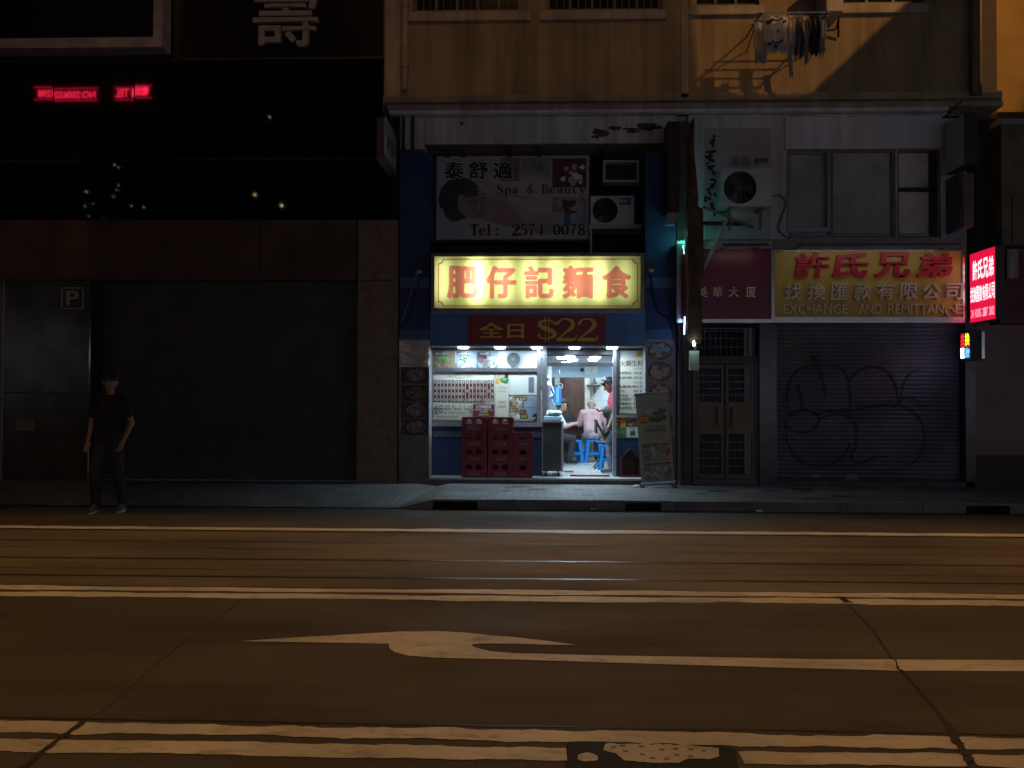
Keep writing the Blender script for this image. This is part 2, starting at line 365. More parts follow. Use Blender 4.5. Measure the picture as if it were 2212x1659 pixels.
# tram bed between the thin line and the double line
lt,lb=gline(1145,1164),gline(1262,1283)
mb=MB(); mb.quad([(-30,lb(-30),.0012),(30,lb(30),.0012),(30,lt(30),.0012),(-30,lt(-30),.0012)],conc); struct(mb,'tram_lane_road')
mb=MB(); ragged(gline(1141,1160),gline(1135,1154),-16,16,paint,.0028,.010,mb); struct(mb,'lane_line_marking')
mb=MB(); ragged(gline(1274,1294),gline(1265,1285),-12,12,paint,.0028,.008,mb); ragged(gline(1289,1310),gline(1278.5,1299),-12,12,paint,.0028,.010,mb); struct(mb,'double_line_marking')
g0=gnd(1222,1630); g1=gnd(1592,1640)
mb=MB(); ragged(gline(1582,1621),gline(1559,1596),-8,8,paint,.0028,.0065,mb,.05)
ragged(gline(1624,1660),gline(1596,1633),-8,8,paint,.0028,.004,mb,.05,gaps=((g0[0],g1[0]),)); struct(mb,'edge_line_marking')
# worn patch with a covered manhole in the nearest line
mb=MB(); pp=[gnd(*p) for p in ((1225,1600),(1300,1601),(1420,1606),(1560,1612),(1590,1620),(1594,1659),(1560,1690),(1230,1680),(1218,1640))]
mb.quad([(a,b,.0016) for a,b in pp],roadmat('patch_asphalt',(.020,.019,.017),.05,.8)); struct(mb,'patched_road')
mb=MB()
def ragpoly(pts,z,m,j=3,step=10):
    q=[]
    for (a,b),(c,d) in zip(pts,pts[1:]+pts[:1]):
        n=max(1,int(math.hypot(c-a,d-b)/step))
        for k in range(n): q.append((a+(c-a)*k/n+random.gauss(0,j), b+(d-b)*k/n+random.gauss(0,j*.55)))
    mb.plate([gnd(*p) for p in q],[],.001,m,(Vector((0,0,z)),Vector((1,0,0)),Vector((0,1,0)),Vector((0,0,1))))
ragpoly([(1308,1608),(1400,1609),(1480,1612),(1552,1617),(1554,1636),(1530,1642),(1490,1640),(1465,1650),(1400,1648),(1350,1644),(1330,1630),(1305,1622)],.0040,paint,1.3,8)
ragpoly([(1248,1632),(1270,1626),(1292,1634),(1290,1644),(1262,1648),(1246,1642)],.0040,paint,1.3,8)
for (px,py) in ((1325,1616),(1345,1613),(1352,1625),(1385,1615),(1388,1632),(1430,1622),(1460,1620),(1462,1633),(1492,1621),(1492,1636),(1520,1624),(1410,1640),(1440,1642)):
    a=gnd(px-6,py-1.5); b=gnd(px+6,py+1.5); mb.quad([(a[0],b[1],.0046),(b[0],b[1],.0046),(b[0],a[1],.0046),(a[0],a[1],.0046)],tar)
struct(mb,'broken_line_marking')
# lane arrow
ARW=[(520,1386),(640,1378),(800,1369),(870,1365),(925,1363.5),(1000,1367),(1060,1373),(1106,1377),(1180,1385),(1244,1394),
 (1180,1393.5),(1106,1391.5),(1040,1391),(1019,1393),(1022,1398),(1035,1402),(1060,1408),(1106,1412),(1306,1417),(1556,1421),(1756,1425),(1956,1426),(2230,1427),
 (2230,1451),(1956,1450),(1706,1444),(1406,1435),(1106,1425.5),(1000,1423),(940,1421.5),(880,1417),(852,1410),(841,1401),(840,1391.5),(760,1390),(640,1388)]
mb=MB(); o_=(Vector((0,0,.0034)),Vector((1,0,0)),Vector((0,1,0)),Vector((0,0,1)))
mb.plate([gnd(*p) for p in ARW],[],.001,paint,o_); struct(mb,'arrow_road_marking')
# rails: grooved tram rails
def rail(mbr, py0, py1, wd, m, z, off=0):
    t=gline(py0,py1); mbr.quad([(-30,t(-30)+off,z),(30,t(30)+off,z),(30,t(30)+off+wd,z),(-30,t(-30)+off+wd,z)],m)
railm=M('worn_rail_steel',(.30,.28,.26),.3,.9,.2,3)
RL=['tram rail beside the thin white line nearest the kerb','tram rail in the middle of the tram lane','tram rail just beyond the worn double white line']
for (a,b) in ((1141.5,1160.5),(1204,1223),(1242,1262)):
    mb=MB(); rail(mb,a+1,b+1,.026,tar,.0030); rail(mb,a+1,b+1,.016,railm,.0034,.03)
    tag(mb.build('tram_rail'),RL.pop(0),'tram rail','tram rails set in the road')
mb=MB()
for (a,b,wd) in ((1166,1185,.02),(1181,1201,.012),(1226,1246,.012),(1551,1589,.012)):
    t=gline(a,b); ragged(t,lambda x,t=t,wd=wd:t(x)+wd,-14,14,tar,.0024,.003,mb,.15)
def crack(pts,wd):
    q=[]
    for (a,b),(c,d) in zip(pts[:-1],pts[1:]):
        for k in range(8):
            t=k/8; q.append((a+(c-a)*t+random.gauss(0,2), b+(d-b)*t+random.gauss(0,1)))
    q.append(pts[-1]); G=[gnd(*p) for p in q]
    for i in range(len(G)-1):
        (a,b),(c,d)=G[i],G[i+1]; l=math.hypot(c-a,d-b) or 1; nx,ny=-(d-b)/l*wd/2*random.uniform(.6,1.2),(c-a)/l*wd/2
        mb.quad([(a-nx,b-ny,.0050),(a+nx,b+ny,.0050),(c+nx,d+ny,.0050),(c-nx,d-ny,.0050)],tar)
crack([(20,1680),(90,1628),(180,1560)],.028); crack([(180,1560),(245,1520),(330,1440),(420,1370),(520,1300)],.004)
crack([(2120,1680),(2080,1625),(2050,1570)],.045); crack([(2050,1570),(1985,1490),(1938,1440)],.018); crack([(1938,1440),(1885,1360),(1832,1305)],.009); crack([(1832,1303),(1815,1290)],.07)
struct(mb,'cracked_road_surface')
# pavement, kerb, gullies
paver=brickmat('paver_bricks',(.16,.155,.15),(.20,.19,.18),(.07,.07,.07),.22,.11,.008,'xy',.62)
kerbm=M('kerb_concrete',(.19,.18,.165),.75,0,.3,4,.3,40)
xk=at(935,1080,KY)[0]; xr=at(860,1080,KY)[0]
mb=MB(); mb.quad([(xk,KY+.15,.13),(30,KY+.15,.13),(30,13.6,.13),(xk,13.6,.13)],paver)
mb.quad([(xr,KY+.15,.02),(xk,KY+.15,.13),(xk,13.6,.13),(xr,12.6,.13)],paver)
dw=M('driveway_concrete',(.055,.056,.06),.6,0,.3,3,.3,50)
mb.quad([(-30,KY,.012),(xr,KY,.012),(xr,KY+.15,.02),(xr,12.6,.13),(-30,12.6,.13)],paver); struct(mb,'pavement')
mb=MB(); x=xk
gul=[]
for (p0,p1) in ((935,1030),(1352,1428),(2088,2182)):
    gul.append((at(p0,1090,KY)[0],at(p1,1090,KY)[0]))
def inG(a): return any(g0-.01<a<g1-.01 for g0,g1 in gul)
ks=sorted([xk]+[e for g in gul for e in g]+[xk+1.05*k for k in range(1,26)])
for a,b in zip(ks[:-1],ks[1:]):
    if b-a<.03: continue
    if inG(a): mb.box(a,b,KY+.12,KY+.15,0,.125,M('gully_dark',(.006,.006,.006),.9)); mb.box(a,b,KY,KY+.15,.1,.129,kerbm)
    else: mb.box(a+.004,b-.004,KY,KY+.15,-.05,.13+random.uniform(-.004,.002),kerbm)
mb.add([(xr,KY,0.0),(xk,KY,0),(xk,KY+.15,0),(xr,KY+.15,0),(xr,KY,.015),(xk,KY,.128),(xk,KY+.15,.128),(xr,KY+.15,.015)],[(0,1,5,4),(4,5,6,7),(1,2,6,5)],kerbm)
struct(mb,'kerb_pavement_edge')

mb=MB(); st_=M('pavement_stain',(.05,.048,.045),.7,0,.4,12)
for k in range(70):
    x,y=random.uniform(-2.5,9),random.uniform(KY+.25,YF-.1); r=random.choice((.015,.02,.03,.09,.16)); n=12
    if x<xk+.2: continue
    mb.add([(x+r*random.uniform(.7,1.3)*math.cos(6.2832*q/n),y+r*.8*random.uniform(.7,1.3)*math.sin(6.2832*q/n),.1312+k*.00001) for q in range(n)],[tuple(range(n))],st_)
struct(mb,'stained_pavement_surface')
for k,(px,py,lab) in enumerate(((1282,1104,'small dark scrap of litter on the road below the doorway'),(1375,1052,'crumpled white scrap at the foot of the standing banner'),(1640,1107,'pale paper scrap on the road below the metal gate'))):
    zz_=.135 if py<1060 else .004; x,y=gnd(px,py,zz_); mb=MB(); mb.ball((x,y,zz_+.012),(.05,.03,.014),dark if k==0 else white,9,6)
    for v in mb.v: v.x+=random.gauss(0,.006); v.z+=random.uniform(0,.008)
    tag(mb.build('litter_scrap'),lab,'litter')
# ================================================================== LEFT BUILDING
Lroot=thing('dark_office_building','dark building with black glass bands, bronze lintel and polished pillars over a garage','building',(-4,12.6,0))
glassd=M('dark_glass',(.006,.007,.008),.03,0,.1,1,spec=.9)
stone=M('bronze_panel',(.095,.065,.04),.45,.1,.3,2.0)
granite=M('brown_granite',(.21,.15,.10),.38,0,.25,9,.05,80)
YL=12.62
def px_x(p,Y,py=860): return at(p,py,Y)[0]
mb=MB(); mb.pbox(-700,-420,828,475,YL+.35,3,M('black_core',(.01,.01,.01),.8)); mb.pbox(-700,470,860,605,YL+.30,3,MATS['black_core']); mb.build('wall',Lroot)
# glass panes, each a hair out of true as curtain walls are
tilts=[.0,.012,-.006,.004,-.004,.003,.006]
edges=[-160,115,290,460,640,828]
for r,(y0,y1) in enumerate(((131,343),(347,472))):
    for i,(a,b) in enumerate(zip(edges[:-1],edges[1:])):
        x0,x1,z0,z1=RX(a+1,y0,b-1,y1,YL); t=[.0,.004,-.003,.002,-.003][i]*(1 if r==0 else -1); mb=MB()
        mb.add([(x0,YL+t,z0),(x1,YL-t,z0),(x1,YL-t,z1),(x0,YL+t,z1)],[(0,1,2,3)],glassd); mb.box(x0+.02,x1-.02,YL+.02,YL+.03,z0+.01,z1-.01,black); mb.build('window',Lroot)
mb=MB(); mb.pbox(-160,-420,828,126,YL,.3,M('black_cladding',(.008,.008,.009),.25,0,.2)); mb.pbox(-160,126,828,131,YL-.01,.3,dark); mb.pbox(-160,343,828,347,YL-.01,.3,dark); mb.build('cladding_band',Lroot)
mb=MB(); mb.pbox(-160,475,770,604,YL-.06,.36,stone); 
for p in (115,345,560): mb.pbox(p,476,p+2,603,YL-.064,.01,black)
mb.build('lintel',Lroot)
mb=MB(); mb.pbox(772,475,859,1047,YF+.02,.5,granite); mb.pbox(773,604,858,606,YF+.015,.1,black); mb.build('pillar',Lroot)
pol=M('polished_panel',(.10,.088,.078),.24,.75,.35,3)
mb=MB(); mb.pbox(9,606,194,1048,YF+.02,.5,pol)
for y in (848,940): mb.pbox(9,y,194,y+1.5,YF+.017,.02,black)
mb.pbox(100,849,101,940,YF+.017,.02,black); mb.build('pillar',Lroot,label='polished metal clad pillar beside the garage')
mb=MB(); mb.pbox(191.5,608,194.5,1046,YF-.01,.02,chrome); mb.build('corner_trim',Lroot)
mb=MB(); mb.pbox(-160,560,6,1048,YF+.3,.3,M('grey_stone',(.2,.2,.2),.5)); mb.pbox(4,540,8,1046,YF+.12,.06,alu); mb.build('pillar',Lroot)
# garage shutter
G=thing('garage_shutter','closed black slatted garage roller shutter between the polished and granite pillars','shutter',(-3.4,12.9,.12))
def slats(x0,x1,z0,z1,Y,pitch,amp,m,n=6):
    b=MB(); rows=int((z1-z0)/pitch*n); vs=[]
    for k in range(rows+1):
        z=z0+(z1-z0)*k/rows; y=Y-amp*abs(math.sin(math.pi*(z-z0)/pitch))
        vs += [(x0,y,z),(x1,y,z)]
    return b.add(vs,[(2*k,2*k+1,2*k+3,2*k+2) for k in range(rows)],m)
x0,x1,z0,z1=RX(200,606,772,1037,YF+.4)
slats(x0,x1,z0,z1,YF+.4,.075,.010,M('shutter_black',(.075,.08,.08),.5,.1,.25,2)).build('slat_curtain',G)
mb=MB(); mb.pbox(205,1036,771,1042,YF+.38,.04,M('rail_grey',(.34,.34,.36),.45,.2,.25,6)); mb.pbox(205,1042.5,771,1045,YF+.37,.05,M('rail_pale',(.6,.6,.62),.4,.2,.2,9)); mb.build('bottom_rail',G)
mb=MB(); mb.pbox(196,606,215,1046,YF+.34,.05,black); mb.build('guide_rail',G)
# signs on the dark building
mb=MB(); x0,x1,z0,z1=RX(-60,-300,352,103,YL-.35)
S1=thing('framed_wall_sign','big unlit black wall sign with a polished steel frame above the garage','sign',(x0,YL-.35,z0))
MB().box(x0+.1,x1-.13,YL-.33,YL,z0+.13,z1,M('sign_black',(.010,.010,.009),.8,spec=.1)).build('panel',S1)
mb=MB(); mb.plate(rect(x0,x1,z0,z1),[rect(x0+.1,x1-.14,z0+.155,z1-.1)],.3,M('frame_grey_metal',(.42,.41,.41),.42,.15,.25,4),frame(YL-.35)); mb.build('frame',S1)
mb=MB(); xx=RX(546,-50,688,101,YL-.06); mb.text('壽',xx[0],xx[1],xx[2],xx[3],M('letter_grey',(.30,.30,.29),.5),frame(YL-.01),.06,.012)
tag(mb.build('wall_letter'),'large grey longevity character mounted on the black wall','sign')
x0,x1,z0,z1=RX(133,621,181,668,YF+.02)
mb=MB(); fr=frame(YF+.014); pgrey=M('parking_grey',(.30,.30,.30),.5); mb.plate(rrect(x0,x1,z0,z1,.03),[rrect(x0+.018,x1-.018,z0+.018,z1-.018,.02)],.01,pgrey,frame(YF+.008))
mb.text('P',x0+.085,x1-.075,z0+.055,z1-.05,pgrey,fr,.008,.012); tag(mb.build('parking_sign'),'square outlined grey letter P sign on the polished pillar','sign')
mb=MB(); x0,x1,z0,z1=RX(37,905,75,930,YF+.02); mb.box(x0,x1,YF+.008,YF+.018,z0,z1,M('notice_grey',(.22,.2,.18),.6))
for k in range(4): mb.box(x0+.03,x1-.03-.04*(k%2),YF+.005,YF+.0085,z1-.03-.035*k,z1-.018-.035*k,M('notice_ink',(.05,.05,.05)))
tag(mb.build('notice_plate'),'small pale notice plate low on the polished pillar','notice')

# ================================================================== TENEMENT
T=thing('yellow_tenement_building','old yellow tenement with a pale ledge over dark shopfronts','building',(3,12.6,0))
yel=M('yellow_plaster',(.345,.255,.14),.75,0,.16,1.6,.15,30,streak=.55)
pale=M('pale_plaster',(.45,.36,.27),.75,0,.18,2.5,.2,30,streak=.55)
whitew=M('dirty_white_plaster',(.60,.60,.62),.75,0,.2,1.5,.2,20,streak=.5)
navy=M('navy_paint',(.012,.038,.13),.55,0,.15,3)
navy2=M('blue_stripe_paint',(.07,.13,.26),.55,0,.12,3)
YU=12.45
def ub(x0,y0,x1,y1,Y,d,m,name,bev=0,par=T): mb=MB(); mb.pbox(x0,y0,x1,y1,Y,d,m); return mb.build(name,par,bevel=bev)
# upper wall with window openings cut through (frame coordinates in metres)
X0,X1,ZB,_=RX(830,0,2100,212,YU); ZT=9.2
zs=at(1106,28,YU)[1]
wins=[(890,1440),(1200,1440)]
def win_rect(p0,p1,py): return px_x(p0,YU,py),px_x(p1,YU,py)
W1=win_rect(893,1125,15); W2=win_rect(1180,1430,10); W3=win_rect(1500,1640,5); W4=win_rect(1815,1995,8)
zw={0:at(1000,27,YU)[1],1:at(1300,24,YU)[1],2:at(1560,14,YU)[1],3:at(1900,10,YU)[1]}
mb=MB(); mb.plate(rect(X0,X1,ZB,ZT),[rect(a,b,zw[i],zw[i]+1.35) for i,(a,b) in enumerate((W1,W2,W3,W4))],.25,yel,frame(YU)); mb.build('wall',T)
wg=M('window_glass_dark',(.02,.022,.022),.08,0,.2,2,spec=.7)
fo=M('old_window_frame',(.16,.14,.12),.5,.2,.25)
for i,(a,b) in enumerate((W1,W2,W3,W4)):
    z=zw[i]; wn=MB(); wn.box(a+.01,b-.01,YU+.12,YU+.13,z+.01,z+1.34,wg); o=wn.build('window',T)
    fm=MB(); n=5 if b-a>1.4 else 3
    for k in range(n+1): x=a+.03+(b-a-.06)*k/n; fm.box(x-.02,x+.02,YU+.07,YU+.115,z+.005,z+1.345,fo)
    fm.box(a+.05,b-.05,YU+.06,YU+.068,z+.03,z+.07,fo); fm.build('frame',o)
    if i in (0,1):
        gm=MB()
        for k in range(16): x=a+.05+(b-a-.1)*k/15; gm.cyl((x,YU+.03,z+.01),(x,YU+.03,z+1.3),.007,.007,fo,6)
        gm.build('window_grille',o)
    sl=MB(); sl.box(a-.1,b+.15 if i==0 else b+.06,YU-.06,YU-.002,z-.15,z-.005,pale); sl.build('sill',o,bevel=.01)
ub(835,-400,867,208,YU-.012,.01,pale,'edge_panel')
ub(1472,-400,1487,210,YU-.05,.048,pale,'pilaster'); 
mb=MB(); x=px_x(876,YU,100); mb.cyl((x,YU-.08,ZB+.12),(x,YU-.08,9),.055,.055,pale,14); 
for zz in (6.55,7.5): mb.cyl((x,YU-.08,zz),(x,YU-.08,zz+.05),.066,.066,pale,14)
mb.build('drainpipe',T,smooth=False)
mb=MB(); x=px_x(2098,YU,100); mb.cyl((x,YU-.1,6.05),(x,YU-.1,9),.05,.05,M('rust_pipe',(.2,.12,.08),.6),12); x2=px_x(2112,YU,100); mb.cyl((x2,YU-.06,6.05),(x2,YU-.06,9),.03,.03,alu,10); mb.build('drainpipe',T)
ldg=M('ledge_plaster',(.40,.31,.225),.75,0,.2,3,.25,25,streak=.5)
zl=[at(1106,p,YU)[1] for p in (206,222,228,240)]; XL0=px_x(828,YU,225); XL1=px_x(2162,YU,215)
mb=MB(); mb.box(XL0,XL1,YU-.05,YU+.3,zl[1],zl[0],ldg); mb.box(XL0,XL1,YU-.028,YU+.29,zl[2],zl[1],M('ledge_groove',(.2,.15,.11),.8)); mb.box(XL0,XL1,YU-.07,YU+.30,zl[3],zl[2],ldg); mb.build('ledge',T,bevel=.012)
mb=MB(); mb.box(XL0+.05,px_x(2045,YU,225),YU-.055,YU+.06,zl[3]-.045,zl[3]-.002,M('ledge_white_edge',(.72,.72,.76),.6,0,.15,3,streak=.4)); mb.build('ledge_edge',T)
# mezzanine level
YM=YF+.12
zled=zl[3]
mb=MB(); a,b,c,d=RX(918,247,1460,310,YM); mb.box(a,b,YM,YM+.6,c,zled-.003,whitew); mb.build('beam',T)
mb=MB(); a,b,c,d=RX(864,247,917,322,YM-.02); mb.box(a,b,YM-.02,YM+.5,c,zled-.003,whitew); 
for p in (868,888): u,v,_,_=RX(p,250,p+6,330,YM-.08); mb.box(u,v,YM-.09,YM-.03,c-.05,zled-.003,dark)
mb.build('beam',T,label='short white beam end with two dark straps')
a,b,c,d=RX(905,310,1440,335,YM+.5)
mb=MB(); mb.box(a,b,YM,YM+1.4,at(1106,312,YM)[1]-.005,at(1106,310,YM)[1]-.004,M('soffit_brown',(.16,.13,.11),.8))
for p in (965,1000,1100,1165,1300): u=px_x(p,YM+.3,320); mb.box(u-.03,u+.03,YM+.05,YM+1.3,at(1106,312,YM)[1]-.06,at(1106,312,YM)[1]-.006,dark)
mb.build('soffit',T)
for grp in (((1300,285,20,7),(1330,278,16,5),(1395,272,22,8),(1418,276,12,6),(1288,296,6,5),(1360,281,18,3)),((1000,268,5,3),)):
    mb=MB()
    for (px,py,rx,rz) in grp:
        for q in range(3):
            X,Z=at(px+random.gauss(0,4),py+random.gauss(0,2),YM); mb.blob(X,Z,rx/140*random.uniform(.6,1),rz/140*random.uniform(.6,1),YM-.003-.0005*q,M('peeled_plaster',(.07,.06,.055),.9,0,.5,20),16,.35)
    mb.build('peeled_patch',T)
# recess back and sides behind the spa billboard
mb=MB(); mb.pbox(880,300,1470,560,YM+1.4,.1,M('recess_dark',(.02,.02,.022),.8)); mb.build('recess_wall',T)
# first-floor wall, right
YR=YF+.10
a,b,_,_=RX(1487,240,2045,522,YR); zb=at(1106,528,YR)[1]
hx=[RX(1703,322,1935,515,YR),RX(1938,322,2032,515,YR)]
mb=MB(); mb.plate(rect(a,b,zb,zled-.003),[rect(h[0],h[1],h[2],h[3]) for h in hx],.2,whitew,frame(YR)); mb.build('wall',T,label='dirty white first floor wall')
ub(1696,252,2040,321,YR-.04,.036,M('white_sheet',(.66,.66,.70),.6,0,.1,1,streak=.35),'fascia_board',.006)
blind=M('grey_blind',(.66,.64,.58),.6,0,.2,3)
for i,h in enumerate(hx):
    mb=MB(); mb.box(h[0]+.02,h[1]-.02,YR+.1,YR+.11,h[2]+.1,h[3]-.02,blind); wo=mb.build('window',T)
    fm=MB(); wd=.04
    fm.plate(rect(*h),[rect(h[0]+wd,h[1]-wd,h[2]+wd,h[3]-wd)],.05,fo,frame(YR+.03))
    if i==0:
        m0=px_x(1797,YR,420); fm.box(m0-.03,m0+.03,YR+.025,YR+.08,h[2]+.03,h[3]-.03,fo)
    else:
        zz=at(1985,408,YR)[1]; fm.box(h[0]+.03,h[1]-.03,YR+.025,YR+.08,zz-.03,zz+.03,black); u=px_x(2016,YR,420); fm.box(u-.03,u+.05,YR+.025,YR+.08,h[2]+.03,h[3]-.03,black)
    fm.build('frame',wo)
    if i==0:
        cs=MB(); q=RX(1702,324,1794,500,YR-.03); cs.plate(rect(*q),[rect(q[0]+.05,q[1]-.05,q[2]+.06,q[3]-.06)],.035,alu,frame(YR-.03)); cs.build('casement',wo)
        gl=MB(); gl.box(h[0]+.05,h[1]-.05,YR+.05,YR+.054,h[2]+.05,h[3]-.05,glassmat('window_pane_glass',(.92,.94,.94),.06)); gl.build('pane',wo)
# ground-level blue pillars
def pillar(p0,p1,ptop,pbot,dz,lab):
    mb=MB(); a,b,c,d=RX(p0,ptop,p1,pbot,YF); z=lambda py: at((p0+p1)/2,py,YF)[1]
    brown=M('bare_brown_render',(.20,.165,.15),.8,0,.25,3,.2,30)
    segs=[(ptop,600,navy),(600,622,navy2),(622,712,navy),(712,733,navy2),(733,942,M('poster_backing',(.30,.28,.30),.7)),(942,pbot,brown)]
    for y0,y1,m in segs: mb.box(a,b,YF,YF+.5,z(y1),z(y0),m)
    mb.build('pillar',T,label=lab); return a,b,z
pillar(863,928,330,1050,0,'navy striped pillar left of the noodle shop')
pillar(1394,1460,330,1050,0,'navy striped pillar right of the noodle shop')
brn=M('weathered_brown',(.09,.06,.042),.7,0,.3,5,.2,30)
mb=MB(); mb.pbox(1462,262,1490,700,YF+.05,.3,brn); mb.pbox(1461,700,1494,1050,YF+.02,.4,M('door_jamb_brown',(.07,.05,.04),.6,0,.3)); mb.pbox(1464,700,1468,1050,YF-.0,.02,alu); mb.build('post',T)
# right jamb, marble and far right wall
marble=M('dark_marble',(.035,.035,.04),.25,0,.6,6)
mb=MB(); mb.pbox(1641,690,1677,1052,YF+.02,.3,marble); mb.pbox(1677,1040,2106,1056,YF+.02,.3,marble); mb.pbox(2086,690,2108,1056,YF+.02,.3,marble); mb.build('marble_surround',T)
mb=MB(); mb.pbox(1480,690,2110,704,YF+.25,.4,black); mb.build('lintel',T)
# step and floor under the shop
# --- neighbour at far right
N=thing('neighbour_building','pinkish neighbour building with dark base at the far right','building',(9,12.7,0))
mb=MB(); mb.pbox(2108,698,2700,985,YF+.03,.4,M('pinkish_plaster',(.27,.20,.20),.8,0,.15,2,.1,30)); mb.build('wall',N)
mb=MB(); mb.pbox(2108,985,2700,1058,YF+.02,.4,M('dark_base_paint',(.06,.045,.04),.7)); mb.build('wall_base',N)
mb=MB(); mb.pbox(2160,538,2700,699,YF-.25,.3,M('maroon_board',(.11,.015,.02),.5)); mb.build('fascia_board',N)
mb=MB(); mb.pbox(2164,266,2700,530,YF+.1,.3,M('olive_plaster',(.17,.14,.10),.8,0,.3,2)); mb.build('wall',N,label='dim olive first floor wall')
mb=MB(); mb.pbox(2150,-420,2700,240,YF+.3,.3,M('orange_plaster',(.46,.27,.07),.75,0,.2,2)); mb.pbox(2110,-420,2152,258,YF+.2,.3,M('brown_column',(.10,.075,.055),.75)); mb.build('wall',N,label='ochre upper wall')
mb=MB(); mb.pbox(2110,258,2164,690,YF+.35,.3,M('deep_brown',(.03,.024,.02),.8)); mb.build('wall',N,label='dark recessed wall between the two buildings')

# ================================================================== NOODLE SHOP
FLZ=at(1250,1032,12.6)[1]                              # shop floor height
SH=thing('noodle_shop','small lit noodle shop with blue fascia, menu window and open doorway','shop',(.9,12.5,.13))
YW=12.86                                              # plane of the window / base wall
fasc=M('blue_fascia',(.065,.18,.42),.45,0,.08,2)
base=M('blue_base_wall',(.018,.050,.135),.5,0,.15,6,.1,60)
cream=M('menu_cream',(.66,.64,.52),.5,0,.05,2)
maroon=M('menu_maroon',(.12,.022,.022),.5,0,.15,20)
tilew=brickmat('white_wall_tiles',(.66,.68,.66),(.62,.64,.62),(.5,.52,.5),.32,.32,.006,'xz',.35,0,.15)
floor_t=brickmat('floor_tiles',(.56,.56,.53),(.50,.51,.49),(.3,.3,.3),.40,.40,.006,'xy',.3,0,.1)
SX0,SX1=px_x(928,YF,900),px_x(1394,YF,900)
mb=MB(); mb.box(SX0,SX1,YF-.0,YF+.30,.02,FLZ-.03,M('step_concrete',(.13,.125,.12),.7,0,.25,4,.2,40)); mb.box(SX0,SX1,YF-.012,YF+.6,FLZ-.03,FLZ,M('step_tile',(.45,.46,.46),.4)); mb.build('step',SH)
mb=MB(); mb.box(SX0-.3,SX1+.5,YF+.6,17.4,FLZ-.06,FLZ-.001,floor_t); mb.build('floor',SH)
zf1=at(1160,672,YF)[1]; zf0=at(1160,746,YF)[1]
mb=MB(); mb.box(SX0,SX1,YF+.0,YF+.5,zf0,zf1,fasc); mb.box(SX0,SX1,YF-.035,YF+.5,zf0-.02,zf0-.001,M('fascia_edge',(.35,.4,.45),.4)); mb.build('fascia',SH)
mb=MB(); mb.box(SX0,SX1,YF-.0,YF+.5,zf1,at(1160,548,YF)[1],black); mb.build('fascia_backing',SH)
# window: base wall, mosaic band, sill, frame
z=lambda py,px=1050,Y=YW: at(px,py,Y)[1]
wx1=px_x(1171,YW,900); rx0=px_x(1325,YW,900)
mb=MB(); mb.box(SX0,wx1,YW,YW+.15,FLZ+.001,z(922),base); mb.build('base_wall',SH); mb=MB(); mb.box(rx0,SX1,YW,YW+.15,FLZ+.001,z(900,1360),base); mb.build('base_wall',SH)
mos=brickmat('mosaic_tiles',(.10,.22,.36),(.30,.42,.52),(.08,.12,.16),.035,.035,.004,'xz',.3,.5,.2)
mb=MB(); mb.box(SX0,wx1,YW-.006,YW-.001,z(944),z(932),mos); mb.build('mosaic_band',SH); mb=MB(); mb.box(rx0,SX1,YW-.006,YW-.001,z(945),z(938),mos); mb.build('mosaic_band',SH)
mb=MB()
mb.box(SX0,wx1+.01,YW-.05,YW+.1,z(921),z(912),alu); mb.box(SX0,wx1,YW-.03,YW+.1,z(803),z(795),alu); mb.box(SX0,wx1,YW-.03,YW+.1,z(757),z(749),dark)
a=px_x(930,YW); b=px_x(935,YW); mb.box(a,b,YW-.035,YW+.1,z(912)+.001,z(757)-.001,alu)
a=px_x(1160,YW); b=px_x(1169,YW); mb.box(a,b,YW-.035,YW+.1,z(912)+.001,z(757)-.001,alu)
mb.build('window_frame',SH)
mb=MB(); a=px_x(931,YW); b=px_x(1166,YW); mb.box(a,b,YW+.03,YW+.05,z(912),z(757),M('window_board',(.55,.58,.60),.4,0,.08)); mb.build('window_board',SH)
# doorway: posts, transom
mb=MB(); a=px_x(1171,YW); b=px_x(1181,YW); mb.box(a,b,YW-.02,YW+.10,FLZ+.75,z(752,1175),alu)
c=px_x(1324,YW); d=px_x(1331,YW); mb.box(c,d,YW-.04,YW+.12,z(1031),z(752,1330),alu); mb.box(d,px_x(1336,YW),YW-.045,YW+.1,z(896,1330),z(757,1330),dark)
mb.box(b,c,YW-.02,YW+.1,z(766,1250),z(757,1250),dark); mb.box(b,c,YW-.02,YW+.1,z(791,1250),z(783,1250),dark)
mb.box(px_x(1331,YW),SX1,YW-.04,YW+.1,z(902,1360),z(896,1360),alu); mb.box(px_x(1331,YW),SX1,YW-.04,YW+.1,z(757,1360),z(750,1360),dark)
mb.build('door_frame',SH)
mb=MB(); mb.box(b+.002,c-.002,YW+.03,YW+.036,z(783,1250)+.002,z(766,1250)-.002,glassmat('transom_glass',(.93,.97,1),.08)); mb.build('transom_pane',SH)
